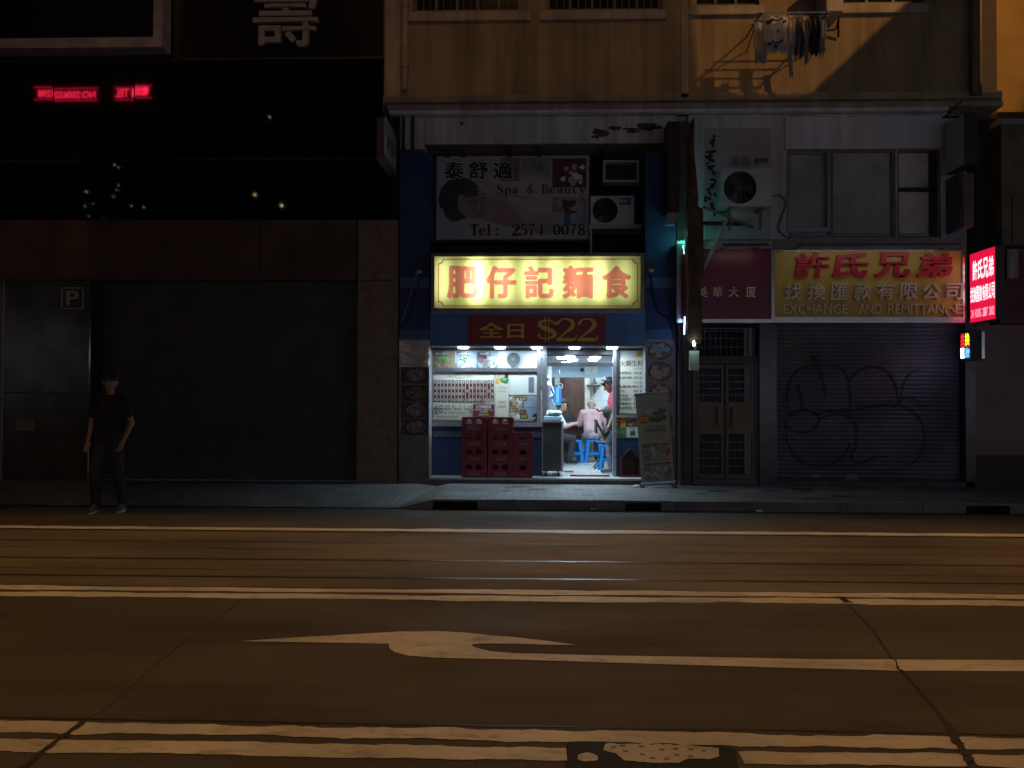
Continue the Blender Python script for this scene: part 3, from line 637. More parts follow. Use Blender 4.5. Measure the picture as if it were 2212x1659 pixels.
# interior shell
IX1=px_x(1400,YW)+.35; PX=.20; CZ=2.13
wallw=M('interior_white',(.66,.68,.67),.5,0,.07,2)
mb=MB(); mb.box(PX-1.6,IX1,17.2,17.3,FLZ,CZ+.2,tilew); mb.build('back_wall',SH)
mb=MB(); mb.box(IX1,IX1+.1,YW+.16,17.2,FLZ,CZ+.2,wallw); mb.build('side_wall',SH); mb=MB(); mb.box(PX-1.6,PX-1.5,YW+.16,17.2,FLZ,CZ+.2,wallw); mb.build('side_wall',SH)
mb=MB(); mb.box(PX-1.6,IX1+.1,YF+.5,17.3,CZ,CZ+.08,M('interior_ceiling',(.70,.72,.72),.5,0,.05)); mb.box(PX-1.6,IX1+.1,YF+.5,17.3,CZ+.09,CZ+.3,black); mb.build('ceiling',SH)
mb=MB(); mb.box(PX+.02,IX1-.002,16.0,16.3,at(1250,815,16.0)[1],CZ-.002,M('pale_blue_wall',(.40,.55,.66),.5,0,.05)); mb.build('bulkhead',SH)
mb=MB(); mb.box(PX,PX+.06,14.2,14.3,FLZ,CZ-.003,white); mb.box(PX-.02,PX+.06,15.9,16.06,FLZ,CZ-.003,wallw); mb.box(PX-.06,PX-.01,13.5,17.1,FLZ,1.2,wallw); mb.build('partition_post',SH)
wood=M('brown_door_wood',(.085,.036,.022),.45,0,.35,8)
dr=RX(1207,812,1262,988,17.16)
mb=MB(); n=9
for k in range(n): x0=dr[0]+(dr[1]-dr[0])*k/n; mb.box(x0,x0+(dr[1]-dr[0])/n-.006,17.1+(.012 if k%2 else 0),17.15,FLZ+.005,dr[3],wood)
mb.build('folding_door',SH)
mb=MB(); mb.plate([(dr[0]-.09,FLZ),(dr[0]-.005,FLZ),(dr[0]-.005,dr[3]+.005),(dr[1]+.005,dr[3]+.005),(dr[1]+.005,FLZ),(dr[1]+.11,FLZ),(dr[1]+.11,dr[3]+.08),(dr[0]-.09,dr[3]+.08)],[],.1,M('door_frame_cream',(.5,.47,.38),.5),frame(17.08)); mb.build('door_surround',SH)
# lamps
lampw=M('lamp_white',(.8,.8,.8),.4,0,0,1,0,1,(.80,.90,1.0),14)
COOL=(.61,.83,1.0)
zs_=zf0-.022
for px in (1001,1080,1159.5,1241,1322):
    X=px_x(px,YF+.06,748); mb=MB(); mb.cyl((X,YF+.06,zs_-.004),(X,YF+.06,zs_-.026),.088,.080,lampw,24); o=mb.build('downlight',SH)
    lamp('downlight_glow','AREA',(X,YF+.06,zs_-.029),8.0,COOL,o,size=.15)
for px,py,Y in ((1214,771,13.35),(1231,769,13.1),(1237,775,14.1),(1286,769,13.25),(1281,774,14.0)):
    X=px_x(px,Y,py); mb=MB(); mb.cyl((X,Y,CZ-.002),(X,Y,CZ-.03),.085,.08,lampw,20); o=mb.build('ceiling_lamp',SH)
    lamp('ceiling_lamp_glow','AREA',(X,Y,CZ-.034),9.0,COOL,o,size=.15)
for X,Y in ((.55,15.2),(1.5,15.1),(.8,16.7),(1.6,16.7)):
    mb=MB(); mb.cyl((X,Y,CZ-.002),(X,Y,CZ-.03),.085,.08,lampw,20); o=mb.build('ceiling_lamp',SH); lamp('ceiling_lamp_glow','AREA',(X,Y,CZ-.034),9.0,COOL,o,size=.15)

# ------------------------------------------------------------------ print helpers
ink=M('ink_brown',(.10,.05,.035),.6,0,.1); inkd=M('ink_black',(.02,.018,.018),.6); inkg=M('ink_grey',(.33,.31,.27),.6)
wht=M('print_white',(.66,.66,.64),.5,0,.05); redp=M('print_red',(.30,.018,.022),.5,0,.15); yelp=M('print_yellow',(.62,.48,.06),.5,0,.1)
org=M('print_orange',(.60,.24,.04),.5,0,.15); grn=M('print_green',(.05,.17,.05),.5,0,.3,30); grnl=M('print_light_green',(.20,.36,.08),.5,0,.3,30)
skin_p=M('print_dumpling',(.44,.36,.28),.5,0,.25,25); whit_p=M('print_pale_noodle',(.42,.45,.42),.5,0,.2,20); brn_p=M('print_brown',(.20,.12,.07),.5,0,.4,25)
bowl_d=M('print_dark_bowl',(.035,.018,.018),.4,0,.3); bowl_r=M('print_red_bowl',(.16,.02,.02),.4); pinkp=M('print_pink',(.46,.34,.30),.5,0,.2,10); bluep=M('print_pale_blue',(.26,.34,.42),.5,0,.1)
class Sheet:                                            # printed sheet: u,v in 0..1 of the rectangle, v down
    def __init__(s,x0,x1,z0,z1,Y,back,th=.012,fr=None,r=.012):
        s.x0,s.x1,s.z0,s.z1,s.Y=x0,x1,z0,z1,Y; s.mb=MB(); s.mb.plate(rrect(x0,x1,z0,z1,r),[],th,back,frame(Y)); s.k=0
    def Yk(s): s.k+=1; return s.Y-.0012-.00012*s.k
    def X(s,u): return s.x0+(s.x1-s.x0)*u
    def Z(s,v): return s.z1-(s.z1-s.z0)*v
    def rect(s,u0,v0,u1,v1,m,r=0):
        a,b,c,d=s.X(u0),s.X(u1),s.Z(v1),s.Z(v0); s.mb.flat(rrect(a,b,c,d,r) if r else rect(a,b,c,d),s.Yk(),m); return s
    def text(s,t,u0,v0,u1,v1,m,bold=.01,keep=False,shear=0):
        s.mb.text(t,s.X(u0),s.X(u1),s.Z(v1),s.Z(v0),m,frame(s.Yk()),0,bold,shear,keep); return s
    def blob(s,u,v,ru,rv,m,n=14,jit=.12,rot=0):
        s.mb.blob(s.X(u),s.Z(v),ru*(s.x1-s.x0),rv*(s.z1-s.z0),s.Yk(),m,n,jit,random.random(),None,rot); return s
    def scatter(s,u0,v0,u1,v1,n,ru,rv,ms,jit=.15):
        for k in range(n):
            q=random.uniform(.7,1.25); s.blob(random.uniform(u0,u1),random.uniform(v0,v1),ru*q,rv*q,random.choice(ms),11,jit,random.random()*3)
        return s
    def bowl(s,u,v,ru,rv,bm_,food,n=16):
        s.blob(u,v,ru,rv,bm_,28,.01); s.blob(u+.01,v-.01*rv,ru*.86,rv*.82,brn_p,26,.02)
        for k in range(n):
            a=random.random()*6.28; q=math.sqrt(random.random())*.66; s.blob(u+ru*q*math.cos(a),v-rv*.06+rv*q*math.sin(a),ru*random.uniform(.14,.3),rv*random.uniform(.14,.28),random.choice(food),10,.2,random.random()*3)
        return s
    def logo(s,u,v,ru,rv,m,t='肥仔記'):
        s.mb.plate([(s.X(u)+ru*(s.x1-s.x0)*math.cos(a*.2094),s.Z(v)+rv*(s.z1-s.z0)*math.sin(a*.2094)) for a in range(30)],[[(s.X(u)+.86*ru*(s.x1-s.x0)*math.cos(a*.2094),s.Z(v)+.8*rv*(s.z1-s.z0)*math.sin(a*.2094)) for a in range(30)]],.0004,m,frame(s.Yk()))
        s.text(t,u-ru*.7,v-rv*.45,u+ru*.7,v+rv*.2,m); s.text('麵食',u-ru*.3,v+rv*.3,u+ru*.3,v+rv*.65,m)
        for sg in (-1,1):
            for k in range(3): s.mb.plate([(s.X(u+sg*ru*(1.35+.42*k))+ru*.3*(s.x1-s.x0)*math.cos(a*.42),s.Z(v+.1*rv)+rv*(.55-.08*k)*(s.z1-s.z0)*math.sin(a*.42)) for a in range(15)],[[(s.X(u+sg*ru*(1.35+.42*k))+ru*.22*(s.x1-s.x0)*math.cos(a*.42),s.Z(v+.1*rv)+rv*(.40-.08*k)*(s.z1-s.z0)*math.sin(a*.42)) for a in range(15)]],.0004,m,frame(s.Yk()))
        return s
    def border(s,m,i=.02,w=.004):
        a=i*(s.x1-s.x0); b,c,d,e=s.x0+a,s.x1-a,s.z0+a,s.z1-a; s.mb.plate(rrect(b,c,d,e,.03),[rrect(b+w,c-w,d+w,e-w,.028)],.0004,m,frame(s.Yk())); return s
    def burst(s,u,v,ru,rv,m,t,tm):
        pts=[]
        for k in range(32): q=1 if k%2 else .84; a=math.pi*k/16; pts.append((s.X(u)+ru*q*(s.x1-s.x0)*math.cos(a),s.Z(v)+rv*q*(s.z1-s.z0)*math.sin(a)))
        s.mb.flat(pts,s.Yk(),m); s.text(t,u-ru*.7,v-rv*.5,u+ru*.7,v+rv*.5,tm,.03); return s
    def build(s,name,label,cat,group=None,parent=None):
        o=s.mb.build(name,parent)
        if parent: return o
        return tag(o,label,cat,group)

YP=YW+.012
def sheet(x0,y0,x1,y1,back,Y=YP,**k): a,b,c,d=RX(x0,y0,x1,y1,Y); return Sheet(a,b,c,d,Y,back,**k)
# three food photographs over the menu
for i,(p0,p1,t,pr,lab) in enumerate(((936,983,'鳳城水餃','$22','first food photo over the menu: green topped dumpling noodles, $22'),(985,1030,'白灼鵝腸','$22','middle food photo over the menu: pale goose intestine strips, $22'),(1032,1076,'金菇四寶','$42','third food photo over the menu: mixed fish balls beside the vent fan, $42'))):
    s=sheet(p0,758,p1,794,(bluep if i else M('photo_cream',(.22,.20,.12),.5,0,.3,14)))
    if i==0: s.scatter(.05,.45,.95,.95,26,.16,.10,[M('fp1',(.26,.20,.13),.5,0,.3,30),M('fp2',(.28,.27,.09),.5,0,.3,30),brn_p,M('fp3',(.3,.3,.22),.5)]); s.scatter(.2,.4,.65,.58,22,.07,.07,[grn,grnl])
    if i==1: s.scatter(.1,.4,.9,.95,14,.12,.10,[pinkp,bluep,whit_p]); 
    if i==1:
        for (q,r,l,an) in ((.35,.62,.26,.3),(.62,.55,.3,-.7),(.75,.75,.28,-.9),(.45,.85,.25,.6),(.22,.6,.18,1.2)): s.blob(s and q,r,l,.07,wht,16,.08,an)
        s.scatter(.15,.35,.5,.7,9,.06,.06,[grn])
    if i==2: s.rect(0,.1,.45,.5,M('print_plum',(.06,.03,.06),.5)); s.scatter(.05,.55,.5,.95,7,.15,.14,[M('fp4',(.24,.17,.13),.5),M('fp5',(.17,.11,.10),.5),M('print_ball',(.20,.14,.12),.5)],.05); s.scatter(.6,.4,.98,.9,7,.14,.14,[wht,whit_p],.06); s.scatter(.3,.45,.8,.95,7,.05,.05,[grn])
    s.rect(.05,.05,.68,.27,bowl_d,.006); s.text(t,.08,.08,.46,.24,wht,.015); s.text(pr,.46,.03,.70,.25,wht,.03)
    s.build('food_photo',lab,'food photo','food photos above the menu')
V=thing('vent_fan','round grey extractor fan in the upper shop window','fan',(at(1108,776,YW)[0],YW,at(1108,776,YW)[1]))
c=at(1109,776,YW); mb=MB(); mb.plate([(c[0]+.108*math.cos(a*.157),c[1]+.108*math.sin(a*.157)) for a in range(40)],[[(c[0]+.098*math.cos(a*.157),c[1]+.098*math.sin(a*.157)) for a in range(40)]],.04,M('fan_grey',(.16,.18,.18),.4),frame(YW-.01)); mb.build('fan_ring',V)
mb=MB(); mb.cyl((c[0],YW+.028,c[1]),(c[0],YW+.022,c[1]),.098,.098,M('fan_dark',(.07,.085,.085),.35,0,.1),32); mb.build('fan_back',V)
mb=MB()
for k in range(4):
    r=.03+.02*k
    mb.plate([(c[0]+(r)*math.cos(a*.21),c[1]+r*math.sin(a*.21)) for a in range(30)],[[(c[0]+(r-.005)*math.cos(a*.21),c[1]+(r-.005)*math.sin(a*.21)) for a in range(30)]],.004,M('fan_grille',(.22,.25,.25),.4),frame(YW-.004))
for k in range(12): a=k*math.pi/6; mb.cyl((c[0]+.02*math.cos(a),YW-.001,c[1]+.02*math.sin(a)),(c[0]+.1*math.cos(a),YW-.001,c[1]+.1*math.sin(a)),.0022,.0022,MATS['fan_grille'],5)
mb.cyl((c[0],YW+.01,c[1]),(c[0],YW-.012,c[1]),.022,.018,MATS['fan_grille'],16); mb.build('fan_grille',V)
# main menu
s=sheet(934,803,1068,908,cream); s.border(inkg,.012); s.logo(.44,.085,.085,.058,inkg)
cols=['鮮蝦雲吞','鳳城水餃','鮮鯪魚球','潮州魚蛋','爽滑魚片','台灣貢丸','酥炸魚皮','白灼鵝腸','鮮味牛丸','墨魚丸','柱侯牛腩','原汁牛肚','柱侯牛根','雪花肥牛','黃金片頭','魚皮餃','魚肉春卷']
for i,t in enumerate(cols):
    u=.022+.0578*i; s.rect(u,.17,u+.044,.63,maroon,.012)
    n=len(t)
    for j,ch in enumerate(t): v=.18+(.43/(n))*j+.0; v=.182+.36*j/(n-1); s.text(ch,u+.006,v,u+.038,v+.066,wht,.02)
s.text('全',.03,.68,.10,.865,inkd,.03).text('日',.115,.695,.165,.855,inkd,.03)
s.text('可配麵（麵）、河、米、米線',.185,.685,.64,.735,ink).text('單拼$22',.185,.745,.31,.80,ink).text('雙拼$28',.35,.745,.475,.80,ink).text('三拼$34',.51,.745,.64,.80,ink)
s.text('加配：各式蔬菜／可配湯油或豉汁',.185,.83,.55,.865,ink).text('$9',.59,.81,.64,.86,ink).text('大鋪單拼或雙拼麵飲任何飲品',.06,.915,.42,.95,ink)
s.rect(.655,.67,1.0,.905,maroon,.006); s.text('全日粉麵套餐',.70,.685,.95,.755,wht,.02).text('可選蒸飯單拼湯麵，雪糕或熱飲，中杯飲品',.665,.77,.985,.80,wht).text('只需',.76,.815,.81,.85,wht).text('$32',.82,.805,.89,.855,yelp,.03).text('凍飲另加',.75,.868,.855,.895,wht).text('$3',.87,.862,.91,.90,yelp,.03)
s.rect(.85,.615,.985,.665,cream); s.text('單菜加$6',.86,.62,.98,.655,ink)
s.build('menu_board','large cream menu with a row of maroon dish strips in the shop window','menu')
s=sheet(1070,804,1099,908,cream); s.blob(.40,.10,.34,.075,bluep,24,.02); s.blob(.38,.09,.26,.055,skin_p,16,.15); s.rect(.70,.03,.95,.13,bowl_d); s.blob(.7,.17,.30,.07,grn,12,.25); s.blob(.68,.15,.2,.03,grnl,10,.2); s.burst(.18,.19,.17,.062,org,'$32',yelp)
s.text('全日單拼粉麵套餐',.14,.31,.88,.34,inkg)
for v in (.28,.38,.40,.60,.62,.66,.70,.72): s.rect(.15,v,.85-.2*random.random(),v+.006,inkg)
s.build('set_meal_poster','narrow cream set meal poster with orange $32 starburst beside the menu','poster')
s=sheet(1100,804,1167,853,M('pale_board',(.60,.62,.56),.5,0,.05)); s.rect(.62,.22,.80,.90,M('slate_print',(.15,.16,.20),.5,0,.3,30)); s.build('notice_sheet','pale sheet with a slate grey card, upper corner of the menu window','notice')
s=sheet(1101,855,1167,880,bluep); s.rect(.01,.04,.46,1,brn_p); s.scatter(.05,.25,.42,.9,14,.07,.17,[skin_p,wht,skin_p],.08); s.rect(.30,.10,.56,.42,inkd); s.text('$22',.33,.15,.53,.38,yelp,.03); s.blob(.70,.2,.06,.12,pinkp); s.build('food_poster','upper pale blue poster of fish balls with a $22 tag','poster')
s=sheet(1101,881,1167,909,bluep); s.rect(.01,.04,.27,.32,inkd); s.text('$22',.03,.08,.25,.29,yelp,.03); s.scatter(.05,.45,.3,.85,9,.08,.18,[skin_p,pinkp,wht],.1); s.blob(.43,.35,.13,.24,redp,14,.1,.3); s.blob(.43,.35,.10,.14,brn_p,12,.1); s.rect(.34,.50,.60,.80,inkd); s.text('$22',.37,.54,.58,.77,yelp,.03); s.blob(.87,.72,.14,.30,M('print_dark_green',(.02,.04,.035),.5,0,.4,20),14,.1); s.blob(.78,.8,.07,.1,skin_p)
s.build('food_poster','lower pale blue poster with two $22 tags and a red bowl','poster')
# right-hand panel
mb=MB(); a,b,c,d=RX(1336,757,1393,896,YW+.04); mb.box(a,b,YW+.04,YW+.05,c,d,MATS['window_board']); mb.build('window_board',SH)
s=sheet(1332,771,1394,894,cream); s.border(inkg,.02); s.text('火鍋生料',.12,.06,.92,.165,ink,.015); s.text('半打 每打',.58,.19,.95,.225,inkg)
rows=[('鮮蝦雲吞',.285,'$20 $36'),('鳳城水餃',.365,'$24 $42'),('魚蛋/魚片',.52,'$35 $65'),('牛丸',.60,'$35 $65'),('墨魚丸',.675,'$35 $65'),('雪花肥牛',.745,'$50'),('台灣貢丸',.82,'$35'),('黃金片頭',.895,'$35')]
for t,v,pz in rows:
    s.text(t,.06,v-.025,.06+.115*len(t),v+.025,ink,.005); s.text(pz,.60,v-.022,.60+.36*(len(pz)/7),v+.022,ink,.005)
s.text('半斤 每斤',.58,.43,.95,.465,inkg); s.build('menu_board','cream hot pot price list headed 火鍋生料 right of the doorway','menu')
s=sheet(1374,759,1393,771,M('ochre_card',(.45,.36,.10),.5),Y=YP-.01); s.text('22',.3,.2,.7,.8,ink); s.build('price_card','small ochre card above the hot pot price list','card')
s=sheet(1327,903,1352,945,M('panel_green',(.05,.22,.08),.5),Y=YW-.014); s.rect(0,0,.52,.5,redp); s.rect(.52,0,1,.5,org); s.text('$7',.15,.25,.35,.4,wht,.02); s.rect(.08,.1,.45,.14,wht)
for (u,v) in ((.6,.12),(.8,.15)): s.rect(u,v,u+.1,v+.25,yelp,.004)
for (u,v) in ((.1,.6),(.3,.62),(.58,.6),(.8,.62)): s.blob(u+.05,v+.13,.07,.12,grnl,10,.2)
s.build('drinks_poster','red, orange and green drinks poster under the price list','poster')
s=sheet(1353,903,1380,922,M('photo_brown',(.16,.10,.08),.5,0,.4,30),Y=YW-.014); s.scatter(.1,.2,.9,.8,9,.12,.2,[skin_p,redp,brn_p]); s.build('food_photo','small brown snack photo tucked behind the standing banner','food photo')
s=sheet(1353,923,1380,945,wht,Y=YW-.014); s.blob(.45,.6,.16,.28,grn,12,.2); s.blob(.6,.55,.08,.3,bowl_d); s.rect(.3,.1,.7,.2,inkg); s.build('drinks_card','small white card with a green bottle below the snack photo','card')

# pillar food posters: four each side
def ppost(p0,y0,p1,y1,back,u,v,ru,rv,bm_,food,lab,grp,tagc=None,mess=16):
    s=sheet(p0,y0,p1,y1,back,Y=YF-.006,th=.005,r=.003); s.bowl(u,v,ru,rv,bm_,food,mess)
    if tagc: s.rect(.06,.74,.42,.92,tagc); s.text('$22',.1,.77,.38,.89,inkd)
    s.build('food_poster',lab,'poster',grp)
dkb=M('poster_dark',(.06,.055,.055),.5,0,.4,8); gl_=M('poster_grey',(.26,.25,.27),.5,0,.25,8)
food1=[M('dim_food',(.20,.21,.20),.5,0,.3,20),M('dim_food_pale',(.27,.27,.25),.5,0,.3,20),M('dim_food_brown',(.14,.10,.09),.5,0,.3,20)]
for y0,lab,bc in ((793,'first',bowl_d),(831,'second',bowl_d),(868,'third',bowl_d),(905,'lowest',bowl_d)):
    ppost(866,y0,926,y0+36,dkb,.52,.5,.42,.46,bc,food1 if lab!='second' else [food1[2],food1[0],bowl_r],'dark noodle bowl poster on the left pillar, %s from the top'%lab if lab!='lowest' else 'dark noodle bowl poster lowest on the left pillar','bowl posters on the left pillar')
food2=[whit_p,bluep,pinkp,skin_p]
for y0,y1,lab,fd in ((737,779,'first bowl poster on the right pillar, with long pale strips',[bluep,whit_p,bluep]),(780,826,'second bowl poster on the right pillar, filled with dumplings',[skin_p,pinkp,whit_p]),(827,878,'third bowl poster on the right pillar, half covered by the banner',[skin_p,pinkp,bowl_r]),(879,942,'lowest bowl poster on the right pillar, behind the banner',[whit_p,bowl_r,bowl_d])):
    ppost(1396,y0,1456,y1,gl_,.50,.5,.45,.46,bowl_r if y0>800 else bowl_d,fd,lab,'bowl posters on the right pillar',M('ochre_tag',(.36,.26,.07),.5) if y0<800 else None)
# clear plastic sheet over the left pillar top
mb=MB(); a,b,c,d=RX(862,734,929,793,YF-.02); n=14; vs=[]
for j in range(n+1):
    for i in range(n+1):
        u=a+(b-a)*i/n; v=c+(d-c)*j/n; vs.append((u,YF-.03-.026*math.sin(u*14+j*.5)*math.cos(v*19),v))
mb.add(vs,[(j*(n+1)+i,j*(n+1)+i+1,(j+1)*(n+1)+i+1,(j+1)*(n+1)+i) for j in range(n) for i in range(n)],M('crinkled_plastic',(.62,.54,.50),.15,.0,.25,4,spec=.9))
o=mb.build('plastic_sheet',smooth=True); md=o.modifiers.new('s','SOLIDIFY'); md.thickness=.003; tag(o,'crinkled shiny plastic sheet pinned on top of the left pillar posters','sheet')

# ------------------------------------------------------------------ yellow light box
a,b,c,d=RX(931,546,1392,672,12.30)
LB=thing('lightbox_sign','long lit yellow shop sign with five big red characters over the noodle shop','sign',((a+b)/2,12.3,c))
mb=MB(); mb.plate(rect(a,b,c,d),[rect(a+.05,b-.055,c+.045,d-.05)],.06,M('bronze_frame',(.20,.16,.10),.35,.7,.3),frame(12.30))
mb.build('frame',LB)
mb=MB(); mb.box(a+.005,b-.005,12.47,12.49,c,d,white); mb.box(a+.005,b-.005,12.362,12.469,c+.001,c+.012,white); mb.box(a+.005,b-.005,12.362,12.469,d-.012,d-.001,white); mb.box(a+.005,a+.016,12.362,12.469,c+.013,d-.013,white); mb.box(b-.016,b-.005,12.362,12.469,c+.013,d-.013,white); mb.build('housing',LB)
fa,fb,fc,fd=a+.045,b-.05,c+.04,d-.045
mb=MB(); mb.quad([(fa,12.335,fc),(fb,12.335,fc),(fb,12.335,fd),(fa,12.335,fd)],lightface('yellow_face',(.82,.88,.33),.8)); mb.build('face',LB)
redf=lightface('red_film',(.92,.29,.50),.92)
mb=MB()
for ch,(p0,p1) in zip('肥仔記麵食',((965,1032),(1049,1116),(1132,1197),(1214,1283),(1300,1364))):
    q=RX(p0,573,p1,646,12.33); mb.boldtext(ch,q[0],q[1],q[2],q[3],redf,frame(12.330),.042)
mb.build('lettering',LB)
q=RX(946,559,1378,662,12.33); r=.07
def notch(e,w=0):
    x0,x1,z0,z1=q[0]+e,q[1]-e,q[2]+e,q[3]-e; pts=[]
    for cx,cz,sx,sz in ((x0,z0,1,1),(x1,z0,-1,1),(x1,z1,-1,-1),(x0,z1,1,-1)):
        arc=[(cx+sx*(r-w)*math.cos(t*math.pi/12),cz+sz*(r-w)*math.sin(t*math.pi/12)) for t in range(7)]
        pts += arc[::-1] if sx*sz>0 else arc
    return pts
mb=MB(); mb.plate(notch(0),[notch(.014,.0)],.0006,redf,frame(12.3305)); mb.build('border_line',LB)
for px,pw in ((958,3.2),(1031,11.5),(1090,5),(1145,5.5),(1198,5.2),(1245,4.2),(1292,5.2),(1348,2.0)):
    X,Z=at(px,607,12.42); o=lamp('sign_tube','AREA',(X,12.45,Z),pw*.26,(1,.98,.93),LB,aim=(X,12.0,Z)); o.data.shape='RECTANGLE'; o.data.size=.20; o.data.size_y=.62
# $22 banner with hand-drawn serif numerals
G2={'2':[[(.10,.72,.15),(.09,.80,.11),(.18,.93,.06),(.31,.965,.06),(.46,.90,.12),(.52,.74,.17),(.46,.56,.15),(.30,.36,.08),(.12,.14,.05),(.05,.04,.05)],[(.04,.06,.12),(.2,.075,.14),(.4,.07,.14),(.54,.07,.10),(.60,.15,.05),(.63,.26,.03)]],
 '$':[[(.54,.72,.13),(.52,.84,.07),(.34,.93,.05),(.15,.86,.12),(.11,.73,.16),(.22,.59,.17),(.40,.47,.18),(.52,.34,.17),(.51,.18,.14),(.33,.06,.05),(.14,.10,.07),(.08,.27,.13)],[(.27,-.10,.03),(.27,1.10,.03)],[(.37,-.10,.03),(.37,1.10,.03)]]}
a,b,c,d=RX(1010,681,1308,743,YF-.012)
s=Sheet(a,b,c,d,YF-.012,M('banner_red',(.30,.012,.022),.45,0,.1,3),.008,r=.004)
yb=M('banner_yellow',(.74,.58,.07),.45,0,.08)
s.text('全日',.085,.25,.41,.80,yb,.022)
for ch,u,wd in (('$',.495,.16),('2',.635,.155),('2',.79,.155)):
    for st in G2[ch]: s.mb.stroke(st,yb,frame(s.Yk()),sx=wd*(b-a)/.62,sz=.80*(d-c)*(.9 if ch=='$' else 1),ox=s.X(u),oz=s.Z(.90 if ch!='$' else .85),n=8,ws=.80*(d-c)*.62*1.75)
s.build('price_banner','red banner reading 全日 $22 in yellow under the lit sign','banner')

# ------------------------------------------------------------------ spa billboard
GL={'S':[[(.50,.72,.05),(.47,.86,.05),(.30,.95,.05),(.13,.86,.10),(.12,.70,.13),(.30,.53,.14),(.47,.35,.14),(.45,.14,.11),(.28,.05,.05),(.10,.13,.05),(.07,.30,.05)]],
'p':[[(.16,-.25,.13),(.16,.62,.13)],[(.04,-.25,.04),(.28,-.25,.04)],[(.20,.50,.05),(.34,.64,.06),(.48,.50,.12),(.48,.20,.12),(.34,.04,.05),(.20,.14,.05)]],
'a':[[(.12,.50,.10),(.20,.63,.05),(.34,.60,.08),(.40,.45,.13),(.40,.10,.13),(.50,.04,.05)],[(.38,.36,.05),(.16,.30,.08),(.10,.16,.12),(.22,.05,.06),(.36,.15,.04)]],
'&':[[(.62,.05,.06),(.46,.22,.12),(.26,.60,.12),(.22,.80,.10),(.34,.95,.05),(.44,.82,.09),(.36,.62,.05),(.14,.36,.10),(.12,.16,.12),(.28,.04,.06),(.48,.16,.05),(.58,.40,.05)]],
'B':[[(.15,.02,.13),(.15,.95,.13)],[(.02,.96,.04),(.34,.96,.05),(.46,.76,.12),(.34,.54,.04),(.16,.53,.04)],[(.30,.53,.04),(.50,.44,.08),(.52,.24,.13),(.36,.03,.05),(.02,.02,.04)]],
'e':[[(.10,.36,.04),(.46,.36,.05),(.44,.52,.09),(.30,.64,.05),(.13,.50,.11),(.12,.22,.12),(.28,.04,.06),(.46,.14,.04)]],
'u':[[(.14,.62,.13),(.14,.18,.13),(.24,.05,.06),(.40,.14,.05)],[(.44,.62,.13),(.44,.02,.13)]],
't':[[(.20,.84,.05),(.20,.14,.13),(.30,.04,.05),(.38,.12,.04)],[(.04,.60,.04),(.38,.60,.04)]],
'y':[[(.10,.62,.13),(.32,.06,.11)],[(.50,.62,.05),(.32,.08,.05),(.20,-.22,.06),(.08,-.16,.10)],[(.0,.62,.04),(.22,.62,.04)],[(.4,.62,.04),(.58,.62,.04)]],
'T':[[(.30,.02,.14),(.30,.95,.14)],[(.02,.70,.03),(.03,.96,.05),(.57,.96,.05),(.58,.70,.03)],[(.16,.02,.04),(.44,.02,.04)]],
'l':[[(.16,.02,.13),(.16,.96,.13)],[(.03,.02,.04),(.3,.02,.04)],[(.03,.96,.04),(.16,.96,.04)]],
':':[[(.14,.02,.14),(.14,.16,.14)],[(.14,.46,.14),(.14,.60,.14)]],
'2':G2['2'],'5':[[(.14,.95,.05),(.50,.93,.10)],[(.14,.95,.05),(.12,.50,.05)],[(.12,.50,.04),(.30,.62,.05),(.47,.46,.12),(.48,.24,.14),(.34,.05,.05),(.12,.06,.06),(.09,.18,.13)]],
'7':[[(.07,.74,.03),(.09,.92,.06),(.50,.91,.12)],[(.54,.95,.04),(.30,.50,.09),(.24,.02,.14)]],
'4':[[(.40,.02,.13),(.40,.96,.13)],[(.40,.96,.04),(.04,.28,.04),(.58,.28,.05)]],
'0':[[(.30,.96,.05),(.13,.76,.13),(.11,.48,.14),(.13,.22,.13),(.30,.03,.05),(.47,.22,.13),(.49,.48,.14),(.47,.76,.13),(.30,.96,.05)]],
'8':[[(.30,.53,.08),(.14,.66,.10),(.14,.82,.10),(.30,.96,.05),(.46,.82,.10),(.46,.68,.09),(.30,.53,.10),(.12,.36,.10),(.12,.16,.12),(.30,.03,.05),(.49,.16,.12),(.48,.36,.11),(.30,.53,.08)]]}
def serif(s,t,u0,v0,u1,v1,m,ws=1.0):
    n=len(t); adv=(u1-u0)*(s.x1-s.x0)/n; h=(s.z1-s.z0)*(v1-v0)
    for i,ch in enumerate(t):
        for st in GL.get(ch,[]): s.mb.stroke(st,m,frame(s.Yk()),sx=adv/.62,sz=h,ox=s.X(u0)+adv*i,oz=s.Z(v1),n=6,ws=h*.62*ws)
YB=13.1
a,b,c,d=RX(943,337,1272,517,YB)
s=Sheet(a,b,c,d,YB,M('billboard_grey',(.42,.40,.40),.5,0,.2,1.5),.05,r=.005)
hair_p=M('print_hair',(.045,.045,.055),.5,0,.3,6); face_p=M('print_face',(.33,.215,.19),.5,0,.2,5); face_s=M('print_face_blush',(.29,.165,.145),.5,0,.3,6); plum=M('print_plum_red',(.10,.02,.025),.5,0,.4,8); skin_l=M('print_skin_pale',(.37,.29,.27),.5,0,.15,3)
s.blob(.32,.875,.31,.115,M('print_towel',(.46,.44,.44),.5,0,.12,3),26,.03)
s.blob(.60,.66,.27,.17,skin_l,26,.03,-.25); s.blob(.76,.79,.21,.16,skin_l,22,.03); s.blob(.44,.66,.13,.10,face_p,18,.04,-.5); s.blob(.50,.80,.24,.06,face_p,18,.05,-.2); s.blob(.64,.60,.18,.07,M('print_skin_light',(.44,.36,.34),.5,0,.12,3),18,.05,-.25)
